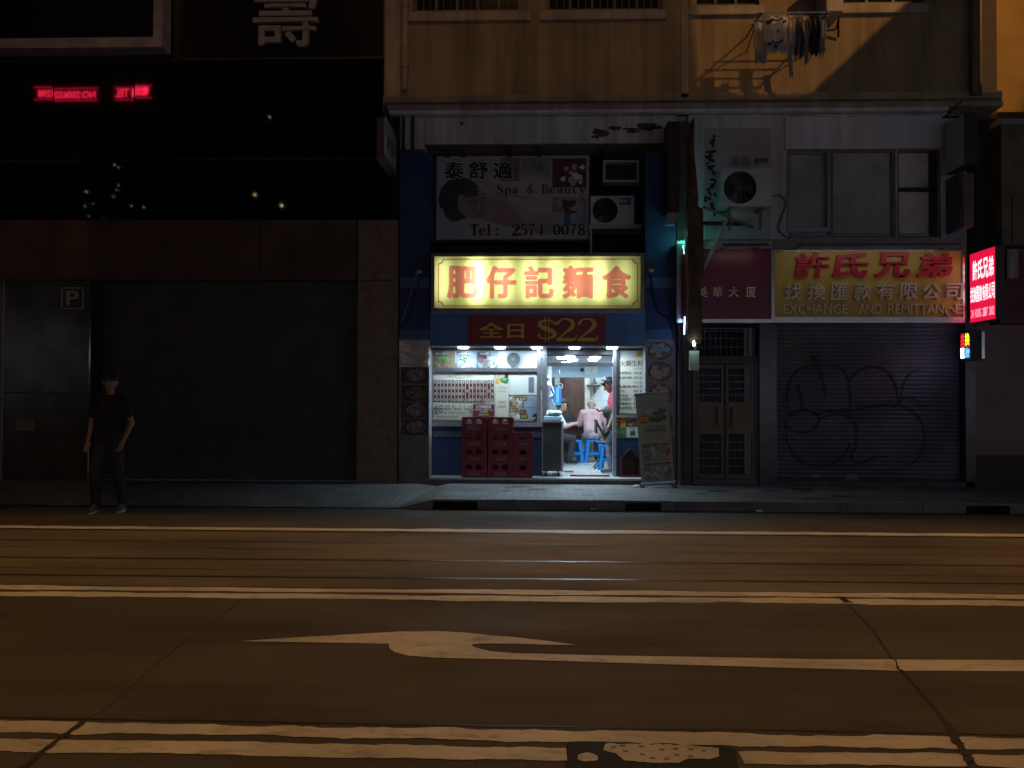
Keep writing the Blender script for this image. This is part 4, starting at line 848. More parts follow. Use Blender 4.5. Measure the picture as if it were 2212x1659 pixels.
s.blob(.155,.50,.14,.25,hair_p,28,.03,.35); s.blob(.13,.66,.08,.12,hair_p,18,.05,.3); s.blob(.245,.565,.105,.185,face_p,28,.015,-.32); s.blob(.30,.66,.06,.085,face_p,18,.02,-.3)
s.blob(.185,.395,.095,.075,hair_p,18,.05,-.35); s.blob(.265,.60,.06,.075,face_s,18,.03,-.3)
for (u,v,ra,rb,mm) in ((.208,.545,.028,.007,hair_p),(.302,.505,.022,.006,hair_p),(.198,.495,.032,.006,hair_p),(.293,.462,.025,.005,hair_p)): s.blob(u,v,ra,rb,mm,10,.05,.16)
s.blob(.285,.69,.026,.011,M('print_lip',(.20,.06,.06),.5),12,.05,.12); s.blob(.278,.60,.010,.045,M('print_nose',(.40,.27,.24),.5),12,.05,-.25)
s.rect(.42,.02,.55,.30,M('print_mauve',(.20,.15,.17),.5,0,.3,5)); s.rect(.56,.02,.75,.22,M('print_sage',(.22,.24,.21),.5,0,.3,5))
s.rect(.76,.03,.985,.38,plum); s.scatter(.80,.08,.96,.34,16,.018,.03,[wht,pinkp],.25); s.rect(.76,.50,.985,.68,face_s); s.scatter(.80,.52,.96,.66,8,.05,.05,[skin_l,plum],.2); s.rect(.76,.69,.985,.84,M('print_blue_grey',(.28,.32,.40),.5,0,.2,5)); s.rect(.84,.69,.88,.84,M('print_indigo',(.10,.11,.20),.5))
bil=M('billboard_black',(.018,.015,.016),.5); bmar=M('billboard_maroon',(.075,.016,.02),.5)
for ch,u in (('泰',.05),('舒',.21),('適',.37)):
    s.text(ch,u-.006,.055,u+.136,.285,M('print_outline',(.55,.53,.50),.5),.06); s.text(ch,u,.065,u+.13,.275,bil,.03)
s.text('第六店',.535,.165,.745,.27,M('print_pale_red',(.36,.26,.26),.5),.02)
serif(s,'Spa & Beauty',.395,.345,.985,.455,M('print_halo',(.50,.45,.45),.5),3.9); serif(s,'Spa & Beauty',.395,.345,.985,.455,bmar,2.7)
serif(s,'Tel: 2574 0078',.225,.82,.98,.955,M('print_halo2',(.50,.46,.46),.5),4.2); serif(s,'Tel: 2574 0078',.225,.82,.98,.955,bmar,3.0)
BB=s.build('spa_billboard','dim Spa & Beauty billboard with a resting face, above the lit sign','billboard')
mb=MB(); mb.plate(rect(a-.03,b+.03,c-.03,d+.03),[rect(a-.002,b+.002,c-.002,d+.002)],.06,dark,frame(YB-.01)); mb.build('frame',BB)

# ================================================================== AIR CONDITIONERS
acw=M('ac_casing',(.52,.52,.52),.45,0,.1,3); acd=M('ac_dark',(.02,.022,.024),.5)
def ac_unit(p0,y0,p1,y1,Y,D,fu,lab,name='air_conditioner',style=0):
    a,b,c,d=RX(p0,y0,p1,y1,Y); t=thing(name,lab,'air conditioner',((a+b)/2,Y+D/2,c)); h=d-c
    r=h*.43; cx=a+(b-a)*fu; cz=(c+d)/2
    circ=[(cx+r*math.cos(k*.157),cz+r*math.sin(k*.157)) for k in range(40)]
    mb=MB(); mb.plate(rect(a,b,c,d),[circ],.03,acw,frame(Y)); mb.box(a,b,Y+.031,Y+D,c,d,acw) if False else None
    mb.box(a,a+.012,Y+.03,Y+D,c,d,acw); mb.box(b-.012,b,Y+.03,Y+D,c,d,acw); mb.box(a+.012,b-.012,Y+.03,Y+D,d-.012,d,acw); mb.box(a+.012,b-.012,Y+.03,Y+D,c,c+.012,acw); mb.box(a+.012,b-.012,Y+D-.02,Y+D-.001,c+.012,d-.012,acd); mb.build('casing',t)
    mb=MB(); mb.cyl((cx,Y+.06,cz),(cx,Y+.09,cz),.05,.05,acd,16)
    for k in range(3):
        q=[]; a0=k*2.094
        for rr,da in ((.03,0),(r*.95,-.35),(r*.95,.35),(.05,.5)): q.append((cx+rr*math.cos(a0+da),Y+.07+.03*(da>0),cz+rr*math.sin(a0+da)))
        mb.quad(q,M('fan_blade',(.06,.065,.07),.4))
    mb.build('fan',t)
    g=MB()
    for k in range(1,7): rr=r*k/6; g.plate([(cx+rr*math.cos(q*.157),cz+rr*math.sin(q*.157)) for q in range(40)],[[(cx+(rr-.004)*math.cos(q*.157),cz+(rr-.004)*math.sin(q*.157)) for q in range(40)]],.005,acd if style==0 else fo,frame(Y-.004))
    for k in range(12): t_=k*math.pi/6; g.cyl((cx,Y-.005,cz),(cx+r*math.cos(t_),Y-.005,cz+r*math.sin(t_)),.003,.003,acd if style==0 else fo,5)
    g.build('grille',t); return t,(a,b,c,d)
YA=13.0
t,q=ac_unit(1276,423,1370,486,YA,.28,.33,'pale air conditioner on a shelf with a blue energy label, beside the billboard')
mb=MB(); mb.box(q[1]-.24,q[1]-.05,YA-.004,YA-.001,q[3]-.15,q[3]-.035,M('label_blue',(.08,.16,.34),.5)); mb.box(q[1]-.23,q[1]-.12,YA-.0055,YA-.0042,q[3]-.10,q[3]-.08,wht); mb.build('energy_label',t)
mb=MB(); a,b,c,d=RX(1272,486,1394,491,YA-.05); mb.box(a,b,YA-.05,YA+.4,c-.02,q[2]-.002,M('shelf_grey',(.36,.36,.36),.5)); mb.box(b-.05,b-.01,YA-.05,YA,c-.25,c-.02,MATS['shelf_grey']); mb.box(a+.02,a+.05,YA-.05,YA,c-.45,c-.02,MATS['shelf_grey']); tag(mb.build('steel_shelf'),'steel shelf carrying the air conditioner beside the billboard','shelf')
t=thing('window_air_conditioner','old white framed window air conditioner above the shelf unit','air conditioner',(at(1341,370,YA)[0],YA+.1,at(1341,392,YA)[1]))
mb=MB(); framed(mb,1303,346,1381,393,YA,.035,.25,acw); mb.build('casing',t)
mb=MB(); a,b,c,d=RX(1307,350,1377,389,YA+.12)
for k in range(9): zz=c+(d-c)*k/9; mb.box(a,b,YA+.12,YA+.14,zz,zz+.02,acd)
mb.build('louvre',t)
YC=12.28
t,q=ac_unit(1557,364,1667,446,YC,.30,.38,'white air conditioner on wall brackets over the maroon sign','air_conditioner',1)
for x,lab in ((q[0]+.14,'left grey bracket under the white air conditioner'),(q[1]-.16,'right grey bracket under the white air conditioner')):
    mb=MB(); mb.box(x-.02,x+.02,YC-.01,YR-.002,q[2]-.04,q[2]-.001,fo); mb.box(x-.02,x+.02,YC+.02,YC+.06,q[2]-.35,q[2]-.04,fo); tag(mb.build('wall_bracket'),lab,'bracket')
def cable(name,pts,r,m,lab,cat='cable',n=10):
    P=[Vector(p) for p in pts]; S=[]
    for i in range(len(P)-1):
        p0=P[max(i-1,0)];p1=P[i];p2=P[i+1];p3=P[min(i+2,len(P)-1)]
        for k in range(n): t=k/n; S.append(.5*((2*p1)+(p2-p0)*t+(2*p0-5*p1+4*p2-p3)*t*t+(3*p1-p0-3*p2+p3)*t**3))
    S.append(P[-1]); mb=MB(); mb.tube(S,r,m,6); return tag(mb.build(name),lab,cat)
def P3(px,py,Y): x,z=at(px,py,Y); return (x,Y,z)
cable('drain_hose',[P3(p,y,YR-.03) for p,y in ((1668,425),(1685,422),(1697,438),(1690,465),(1682,490),(1690,505),(1705,515))],.012,M('hose_grey',(.10,.10,.10),.6),'thin dark hose looping from the white air conditioner','hose')
a,b,c,d=RX(1522,277,1665,520,YR-.012); s=Sheet(a,b,c,at(1600,277,YR)[1],YR-.012,M('poster_faded',(.42,.38,.39),.6,0,.15,2),.008,r=.004)
fl=M('vine_black',(.02,.02,.022),.6)
for k in range(60):
    v=random.uniform(.04,.78); u=.11+.04*math.sin(v*18)+random.gauss(0,.035)+(.1 if v>.45 and random.random()<.3 else 0); s.blob(u,v,.022,.018,fl,9,.4,random.random()*3)
for ch,u in (('美','.40'),('容','.56')): s.text(ch,float(u),.25,float(u)+.13,.34,M('faded_mauve',(.24,.17,.20),.6),.02)
s.text('創作室',.75,.27,.96,.32,inkd,.02)
s.rect(.40,.36,.95,.363,inkg)
s.build('beauty_poster','faded mauve poster with a black flower vine behind the white air conditioner','poster')

# ================================================================== RIGHT-HAND SIGNS
silver=M('silver_trim',(.52,.52,.50),.25,.9,.15,4)
YS=12.22
def canopy_strip(p0,p1,pw,lab):  # added lamp with its own case, brightens the sign below it
    X0_,Z0_=at(p0,534,11.85); X1_,_=at(p1,534,11.85); t=thing('added_sign_lamp',lab,'lamp',((X0_+X1_)/2,11.85,Z0_))
    mb=MB(); mb.box(X0_,X1_,11.83,11.87,Z0_+.02,Z0_+.05,dark); mb.build('lamp_housing',t)
    for x in (X0_+.1,X1_-.1): mb=MB(); mb.box(x-.01,x+.01,11.87,12.26,Z0_+.03,Z0_+.045,dark); mb.build('arm',t)
    o=lamp('strip_glow','AREA',((X0_+X1_)/2,11.85,Z0_+.015),pw,(1,.90,.78),t,aim=((X0_+X1_)/2,12.25,Z0_-.5)); o.data.shape='RECTANGLE'; o.data.size=X1_-X0_-.05; o.data.size_y=.02
canopy_strip(1720,2075,.9,'thin strip lamp added to brighten the yellow exchange sign'); canopy_strip(1560,1660,.22,'short strip lamp added to brighten the maroon name sign')
mb=MB(); mb.pbox(1478,516,2085,540,YS+.03,.30,M('canopy_top',(.16,.16,.17),.5,.3,.2)); tag(mb.build('metal_canopy'),'long dull metal canopy strip along the top of the maroon and yellow signs','canopy')
a,b,c,d=RX(1462,520,1668,697,YS); RS=thing('maroon_name_sign','maroon building name sign with small gold characters behind the wrapped pole','sign',((a+b)/2,YS,c))
mb=MB(); mb.plate(rect(a,b,c,d),[rect(a+.06,b-.012,c+.055,d-.12)],.2,silver,frame(YS)); mb.build('frame',RS)
mb=MB(); mb.box(a+.055,b-.01,YS+.02,YS+.04,c+.05,d-.115,M('maroon_face',(.145,.008,.030),.35,0,.15,1.5)); mb.build('face',RS)
gold=M('gold_letter',(.75,.60,.36),.25,.9,.2,20); mb=MB()
for ch,px in (('美',1517),('華',1550),('大',1585),('厦',1622)):
    q=RX(px-11,620,px+11,642,YS+.015); mb.text(ch,q[0],q[1],q[2],q[3],gold,frame(YS+.019),.012,.015)
q=RX(1522,661,1614,675,YS); mb.text('319 - 321',q[0],q[1],q[2],q[3],M('dim_red_letter',(.24,.05,.06),.5),frame(YS+.019),.006,.01)
mb.build('lettering',RS)
a,b,c,d=RX(1668,540,2084,697,YS); YSG=thing('exchange_sign','yellow money exchange sign with red and cream raised characters','sign',((a+b)/2,YS,c))
mb=MB(); mb.plate(rect(a,b,c,d),[rect(a+.035,b-.03,c+.085,d-.02)],.2,silver,frame(YS-.003)); mb.build('frame',YSG)
mb=MB(); mb.box(a+.03,b-.025,YS+.02,YS+.04,c+.08,d-.015,M('exchange_yellow',(.60,.42,.075),.45,0,.12,1.5)); mb.build('face',YSG)
rr=M('raised_red',(.52,.010,.04),.4); cr=M('raised_cream',(.68,.60,.48),.45); gd=M('raised_gold',(.74,.62,.38),.45)
mb=MB()
for ch,(p0,p1) in zip('許氏兄弟',((1716,1791),(1797,1875),(1888,1965),(1978,2056))):
    q=RX(p0,546,p1,600,YS); mb.text(ch,q[0],q[1],q[2],q[3],rr,frame(YS+.019),.05,.035,.12)
mb.build('lettering',YSG,label='raised red characters 許氏兄弟')
mb=MB()
for i,ch in enumerate('找換匯款有限公司'):
    x0=1694+49.7*i; q=RX(x0,612,x0+38,648,YS); mb.text(ch,q[0],q[1],q[2],q[3],cr,frame(YS+.019),.05,.02,.08)
mb.build('lettering',YSG,label='raised cream characters 找換匯款有限公司')
mb=MB()
for t,p0,p1 in (('EXCHANGE',1692,1830),('AND',1854,1903),('REMITTAN',1918,2037),('E',2063,2079)):
    q=RX(p0,657,p1,678,YS); mb.text(t,q[0],q[1],q[2],q[3],gd,frame(YS+.019),.04,.012)
q=RX(2040,662,2060,682,YS); mb.text('C',q[0],q[1],q[2],q[3],gd,frame(YS+.019),.04,.012,rot=-.9)
mb.build('lettering',YSG,label='raised gold latin letters with one letter slipped')
# red lit projecting box
def yz(x,pn,yn,Yn): return None
XS=6.47; Yf,Yn=12.30,11.62
def zat(px,py,Y): return at(px,py,Y)[1]
z0=zat(2093,699,Yf); z1=zat(2093,549,Yf)
PB=thing('projecting_lightbox','lit red projecting light box with white characters, beside the yellow exchange sign','sign',(XS,12.0,z0))
redl=M('lit_red',(.5,.01,.05),.4,0,0,1,0,1,(.78,.006,.055),1.0); whl=M('lit_white',(.8,.8,.8),.4,0,0,1,0,1,(.92,.90,1.0),1.35)
frL=(Vector((XS,0,0)),Vector((0,-1,0)),Vector((0,0,1)),Vector((-1,0,0)))
mb=MB(); mb.box(XS+.004,XS+.13,Yn,Yf,z0,z1,M('sign_case',(.05,.04,.04),.5)); mb.build('case',PB)
mb=MB(); mb.plate(rect(-Yf+.01,-Yn-.01,z0+.01,z1-.01),[],.003,redl,frL); mb.build('face',PB)
mb=MB(); H=z1-z0; W_=Yf-Yn
def ftext(t,u0,v0,u1,v1,bold=.02,each=True,m=whl):
    n=len(t)
    for i,ch in enumerate(t):
        if ch==' ': continue
        ww=(u1-u0)/n; x=-Yf+W_*(u0+ww*i)
        mb.text(ch,x+.04*ww*W_,x+.96*ww*W_,z1-H*v1,z1-H*v0,m,(frL[0]+Vector((-.002,0,0)),)+frL[1:],0,bold)
ftext('許氏兄弟',.12,.12,.95,.40,.03); ftext('找換匯款有限公司',.03,.49,.98,.71,.02); ftext('24 HOURS 2117 2802',.06,.81,.96,.93,.02,m=M('lit_pink',(.8,.5,.6),.4,0,0,1,0,1,(.9,.45,.6),1.0))
mb.build('lettering',PB)
cable('sign_strut',[P3(2107,705,12.3),P3(2107,690,12.2)],.02,dark,'short dark strut below the red light box','strut')
# tan panel behind the light box, lit poster
mb=MB(); a,b,c,d=RX(2139,588,2160,694,12.36); mb.box(a,b,12.36,12.38,c,d,M('tan_board',(.50,.34,.17),.5,0,.2,3)); mb.blob((a+b)/2,d-.16,.06,.14,12.358,M('cream_print',(.62,.50,.30),.5,0,.1)); tag(mb.build('tan_poster'),'plain tan poster board right of the red light box','poster')
mb=MB(); a,b,c,d=RX(2176,538,2200,601,12.1); mb.box(a,b,12.1,12.13,c,d,M('hanging_grey',(.26,.23,.25),.5)); q=RX(2183,556,2191,600,12.1); mb.box(q[0],q[1],12.096,12.099,q[2],q[3],M('mauve_print',(.42,.35,.40),.5)); mb.cyl(((a+b)/2,12.115,d),((a+b)/2,12.115,d+.8),.012,.012,dark,6); tag(mb.build('hanging_sign'),'small grey hanging sign with a pale vertical strip at the far right','sign')
# little LED sign below
Yb,Ya=12.25,11.98; XL=6.30; z0=zat(2083,775,12.1); z1=zat(2083,718,12.1)
LS=thing('led_sign','small LED window sign glowing red, yellow and blue beside the grey shutter','LED sign',(XL,12.1,z0))
mb=MB(); mb.box(XL+.003,XL+.16,Ya,Yb,z0-.03,z1+.03,black); mb.box(XL+.16,XL+.20,Ya-.02,Ya+.01,z0,z1,silver); mb.build('case',LS)
frE=(Vector((XL,0,0)),Vector((0,-1,0)),Vector((0,0,1)),Vector((-1,0,0)))
mb=MB(); lr=M('led_red',(.2,0,0),.4,0,0,1,0,1,(1,.02,.03),1.6); ly=M('led_yellow',(.2,.2,0),.4,0,0,1,0,1,(1,.85,.02),1.8); lbl=M('led_blue',(0,0,.2),.4,0,0,1,0,1,(.05,.25,1),3.0); lw=M('led_white',(.2,.2,.2),.4,0,0,1,0,1,(.8,.9,1),3.5)
hz=z1-z0; mb.text('找',-Yb+.01,-Yb+.115,z1-hz*.5,z1-hz*.03,lr,frE,0,.03); mb.text('換',-Yb+.13,-Ya-.01,z1-hz*.5,z1-hz*.03,ly,frE,0,.03)
mb.text('匯',-Yb+.01,-Yb+.115,z0+.01,z0+hz*.42,lw,frE,0,.04); mb.text('款',-Yb+.13,-Ya-.01,z0+.01,z0+hz*.42,lbl,frE,0,.04)
mb.plate(rect(-Yb+.008,-Ya-.008,z0+hz*.465,z0+hz*.485),[],.001,lr,frE)
mb.build('lettering',LS); lamp('led_glow','POINT',(XL-.08,12.1,z0+.1),.9,(.3,.45,1),LS,.04)
# upper grey projecting sign and dark one below
z0=zat(2043,378,12.4); z1=zat(2043,270,12.4)
t=thing('projecting_sign','unlit pale grey projecting sign right of the first floor window','sign',(6.180,12.1,z0))
mb=MB(); mb.box(6.170,6.175,11.87,12.38,z0+.01,z1-.01,M('sign_pale_grey',(.40,.42,.46),.5,0,.15,2)); mb.build('face',t)
mb=MB(); mb.box(6.176,6.360,11.85,12.40,z0,z1,M('sign_side_dark',(.04,.038,.035),.6)); mb.build('case',t)
mb=MB(); mb.cyl((6.160,12.4,z1+.12),(6.160,11.9,z1+.18),.015,.015,black,6); mb.cyl((6.160,12.42,z1+.12),(6.160,12.0,z1-.01),.02,.02,black,6); mb.build('bracket',t)
z0=zat(2043,505,12.4); z1=zat(2043,390,12.4)
t=thing('projecting_sign','dim navy projecting sign below the pale grey one','sign',(6.180,12.1,z0))
mb=MB(); mb.box(6.170,6.250,12.05,12.40,z0,z1,M('sign_navy',(.05,.06,.10),.5,0,.3,4)); mb.build('case',t)
mb=MB(); mb.box(6.180,6.330,11.90,12.04,z0,z1-.02,M('sign_reddish',(.14,.10,.09),.6,0,.3,3)); mb.build('side_case',t)
# left projecting sign
Yf,Yn=12.38,11.5; Xn=-2.20; z0=zat(812,338,Yn); z1=zat(812,252,Yn)
t=thing('projecting_sign','weathered white projecting sign with faded characters at the left corner of the tenement','sign',(Xn,12,z0))
fsg=M('sign_weathered',(.40,.39,.40),.6,0,.35,5); mb=MB(); mb.box(Xn,Xn+.02,Yn,Yf,z0+.02,z1,fsg); mb.build('face',t)
mb=MB(); mb.box(Xn-.11,Xn-.001,Yn,Yf,z0,z1,M('sign_end_brown',(.13,.09,.065),.7,0,.3,4)); mb.box(Xn-.11,Xn+.03,Yn,Yf,z0-.035,z0-.001,M('sign_bottom_trim',(.16,.14,.12),.6)); mb.build('case',t)
frR=(Vector((Xn+.022,0,0)),Vector((0,1,0)),Vector((0,0,1)),Vector((1,0,0))); mb=MB()
for i,(ch,m) in enumerate(zip('泰舒適',(inkd,M('faded_red',(.16,.05,.06),.6),inkd))): mb.text(ch,Yn+.1+.2*i,Yn+.27+.2*i,z1-.42,z1-.18,m,frR,0,.02)
mb.build('lettering',t)
mb=MB(); mb.cyl((Xn+.03,Yn-.1,z1+.10),(Xn+.03,Yf,z1-.02),.028,.028,dark,8); mb.build('support_bar',t)
# slim vertical sign between the shop and the maroon sign
mb=MB(); a,b,c,d=RX(1443,262,1468,458,12.05); mb.box(a,b,12.05,12.45,c,d,M('slim_sign_brown',(.05,.034,.026),.7,0,.35,6)); t=tag(mb.build('slim_vertical_sign'),'slim brown vertical sign box left of the wrapped pole','sign')
mb=MB(); e=RX(1437,459,1470,486,12.05); mb.add([(e[0],12.05,e[2]),(e[0]+.14,12.05,e[2]),(e[1],12.05,e[3]),(e[0]+.09,12.05,e[3]),(e[0],12.09,e[2]),(e[0]+.14,12.09,e[2]),(e[1],12.09,e[3]),(e[0]+.09,12.09,e[3])],[(0,1,2,3),(7,6,5,4),(0,4,5,1),(1,5,6,2),(2,6,7,3),(3,7,4,0)],M('sign_foot_grey',(.30,.34,.36),.4)); mb.build('end_flap',t)
# wrapped pole sign
YPL=11.75
WP=thing('wrapped_pole_sign','tall tattered brown wrapped sign hanging on struts between the shop and the maroon sign','sign',(at(1505,735,YPL)[0],YPL,at(1505,800,YPL)[1]))
wrap=M('brown_wrap',(.090,.058,.040),.75,0,.45,7,.5,25)
prof=[(255,1497,1500),(285,1491,1500),(330,1489,1500),(360,1490,1503),(395,1491,1506),(425,1490,1509),(445,1487,1508),(452,1485,1519),(520,1486,1520),(590,1486,1520),(612,1488,1513),(650,1487,1515),(690,1486,1518),(735,1485,1516),(742,1490,1514)]
mb=MB(); vs=[]
for y,p0,p1 in prof:
    x0,zz=at(p0,y,YPL); x1,_=at(p1,y,YPL); j=random.uniform(-.02,.02)
    vs += [(x0,YPL+j,zz),(x0+(x1-x0)*.5,YPL-.05+j,zz),(x1,YPL+j,zz),(x1,YPL+.22,zz),(x0,YPL+.22,zz)]
n=len(prof); mb.add(vs,[(5*i+k,5*i+(k+1)%5,5*(i+1)+(k+1)%5,5*(i+1)+k) for i in range(n-1) for k in range(5)]+[(0,1,2,3,4),(5*n-1,5*n-2,5*n-3,5*n-4,5*n-5)],wrap); mb.build('wrapped_body',WP)
mb=MB(); mb.pbox(1490,758,1510,800,YPL,.06,M('tag_white',(.42,.52,.50),.5,0,.15,6)); mb.build('end_plate',WP)
mb=MB(); mb.cyl(P3(1520,447,YPL),P3(1627,491,YR),.022,.022,M('strut_teal',(.22,.30,.30),.4,.4),8); mb.cyl(P3(1568,478,12.1),P3(1519,582,YPL),.026,.026,M('strut_pale',(.55,.60,.58),.4,.2),8); mb.cyl(P3(1520,482,YPL+.05),P3(1600,484,YR),.03,.03,dark,8); mb.build('strut',WP)
mb=MB(); zz=zat(1502,757,YPL); x=at(1503,745,YPL)[0]; mb.cyl((x,YPL+.03,zz),(x,YPL+.03,zz+.1),.03,.03,dark,8); o=mb.build('cable_end',WP)
mb=MB(); p=P3(1499,742,YPL-.03); mb.ball(p,(.022,.02,.045),M('bulb_white',(.8,.8,.8),.4,0,0,1,0,1,(.85,1,.95),6),10,8); mb.build('bulb',WP); lamp('bulb_glow','POINT',(p[0],p[1]-.05,p[2]),.9,(.75,1,.92),WP,.03)
t=thing('neon_tube','short blue-white neon tube glowing at the lower left corner of the maroon sign','neon tube',P3(1485,720,12.0))
mb=MB(); mb.cyl(P3(1481,684,12.0),P3(1480,722,12.0),.022,.022,M('neon_blue',(.5,.6,1),.4,0,0,1,0,1,(.35,.55,1),7),10); mb.build('tube',t); p=P3(1484,702,11.95); lamp('neon_glow','POINT',p,2.6,(.22,.42,1),t,.05)
mb=MB(); mb.cyl(P3(1485,726,12.04),P3(1486,722,12.04),.03,.03,dark,8); mb.cyl(P3(1486,724,12.04),P3(1486,740,12.15),.012,.012,dark,6); mb.build('tube_socket',t)
# teal glow on top of the maroon sign
t=thing('strip_light','teal LED strip at the top left corner of the maroon sign','strip light',P3(1475,530,12.15))
mb=MB(); mb.pbox(1463,522,1487,527,YS-.012,.008,M('strip_teal',(.1,.4,.4),.4,0,0,1,0,1,(.10,.75,.70),.45)); mb.build('strip',t)
mb=MB()
for k in range(5):
    for j in range(2): mb.ball(P3(1476+5*j+.4*k,528+5*k if j else 531+4*k,YS-.02),.008,M('led_teal',(.1,.5,.5),.4,0,0,1,0,1,(.4,1,.9),4),6,5)
mb.build('led_dot',t); p=P3(1480,505,12.1); lamp('strip_glow','POINT',p,2.4,(.15,1,.85),t,.06)

# flood lamp fixtures on both sides of the light box
for px,py,lab in ((905,578,'small dark flood lamp on a thin rod beside the left end of the lit sign'),(1404,575,'small dark flood lamp beside the right end of the lit sign')):
    p=P3(px,py,12.25); t=thing('flood_lamp',lab,'lamp',p,'flood lamps beside the lit sign')
    mb=MB(); mb.add([(p[0]-.06,12.2,p[2]-.10),(p[0]+.06,12.2,p[2]-.06),(p[0]+.07,12.2,p[2]+.10),(p[0]-.05,12.2,p[2]+.06),(p[0]-.04,12.32,p[2]-.06),(p[0]+.04,12.32,p[2]-.03),(p[0]+.05,12.32,p[2]+.06),(p[0]-.03,12.32,p[2]+.04)],[(0,1,2,3),(7,6,5,4),(0,4,5,1),(1,5,6,2),(2,6,7,3),(3,7,4,0)],dark); mb.build('housing',t)
    mb=MB(); mb.box(p[0]-.02,p[0]+.05,12.19,12.199,p[2]-.10,p[2]-.05,M('lamp_lens',(.45,.48,.55),.2)); mb.build('lens',t)
cable('thin_rod',[P3(912,553,12.35),P3(868,697,12.42)],.008,alu,'thin pale rod leaning across the left navy pillar','rod')
cable('power_cable',[P3(1404,590,12.45),P3(1412,640,12.48),P3(1425,675,12.47),P3(1450,690,12.4),P3(1462,730,12.4),P3(1478,790,12.4)],.014,black,'black cable sagging over the right navy pillar')
cable('power_cable',[P3(930,548,12.28),P3(918,560,12.35),P3(908,600,12.4),P3(880,690,12.47),P3(866,700,12.45)],.009,black,'thin black cable below the left flood lamp')
cable('downpipe',[P3(1467,700,12.38),P3(1470,800,12.38),P3(1473,1045,12.38)],.035,M('pipe_dark',(.03,.03,.035),.5),'dark downpipe right of the bowl posters','pipe')

# ================================================================== GATE AND SHUTTER
YG=12.62
x0,x1,z0,z1=RX(1496,702,1640,1046,YG); GT=thing('metal_gate','double metal gate with mesh panels and long handles under the maroon sign','gate',((x0+x1)/2,YG,z0))
bronze=M('gate_bronze',(.085,.068,.05),.45,.35,.2,4); bar=M('gate_bar',(.075,.08,.085),.4,.5,.3)
zz=lambda py: at(1568,py,YG)[1]; gx=lambda px,py=870: at(px,py,YG)[0]
mb=MB(); mb.box(x0,x1,YG-.03,YG+.06,zz(786),zz(770),M('gate_lintel',(.05,.05,.055),.5,.3)); mb.box(x0,x0+.05,YG-.02,YG+.05,z0,zz(786)-.001,bronze); mb.box(gx(1631),x1,YG-.02,YG+.05,z0,zz(786)-.001,M('gate_side',(.10,.11,.13),.5,.3)); mb.box(x0+.05,gx(1631)-.001,YG-.02,YG+.05,z0,zz(1035),bronze); mb.build('gate_frame',GT)
mb=MB()
for k in range(12): x=gx(1499+11.6*k,735); mb.cyl((x,YG,zz(770)),(x,YG,zz(706)),.011,.011,bar,8)
for py in (716,732,751,): mb.box(gx(1497),gx(1632),YG+.02,YG+.03,zz(py),zz(py-2),bar)
mb.build('transom_bars',GT)
for (p0,p1,hp) in ((1504,1564,1546),(1567,1630,1578)):
    a,b=gx(p0),gx(p1); mb=MB()
    zs=[zz(1034),zz(1028),zz(936),zz(872),zz(866),zz(790)]
    mb.plate(rect(a,b,zz(1034),zz(788)),[rect(a+.05,b-.05,zz(1024),zz(938)),rect(a+.05,b-.05,zz(868),zz(796))],.04,bronze,frame(YG-.01)); o=mb.build('gate_leaf',GT)
    mb=MB(); mb.box(a+.03,b-.03,YG-.025,YG-.011,zz(936),zz(870),M('gate_panel',(.14,.105,.07),.5,.25,.15,3)); mb.build('kick_panel',o)
    for (zb_,zt) in ((zz(1024),zz(938)),(zz(868),zz(796))):
        mb=MB()
        nx,nz=10,5
        for k in range(1,nx): x=a+.05+(b-a-.1)*k/nx; mb.box(x-.004,x+.004,YG+.005,YG+.012,zb_,zt,bar)
        for k in range(1,nz): q=zb_+(zt-zb_)*k/nz; mb.box(a+.05,b-.05,YG+.001,YG+.02,q-.008,q+.008,bar)
        mb.build('mesh_grille',o)
    mb=MB(); x=gx(hp); mb.tube([(x,YG-.026,zz(919)),(x,YG-.07,zz(917)),(x,YG-.07,zz(881)),(x,YG-.026,zz(879))],.012,chrome,8); mb.build('handle',o)
mb=MB(); mb.box(x0,x1,YG+.9,YG+.95,z0,zz(700),M('hall_dark',(.05,.05,.05),.8)); mb.build('hall_wall',T)
x0,x1,z0,z1=RX(1678,700,2086,1041,YF+.22)
RSH=thing('roller_shutter','closed grey slatted roller shutter covered in black graffiti','shutter',((x0+x1)/2,12.7,z0))
PT,AM=.0655,.017; YSH=YF+.22
slats(x0,x1,z0+.05,z1,YSH,PT,AM,M('shutter_grey',(.135,.133,.15),.5,.2,.4,1.4)).build('slat_curtain',RSH)
mb=MB(); mb.box(x0,x1,YSH-.03,YSH+.02,z0,z0+.05,dark)
mb.build('bottom_rail',RSH)
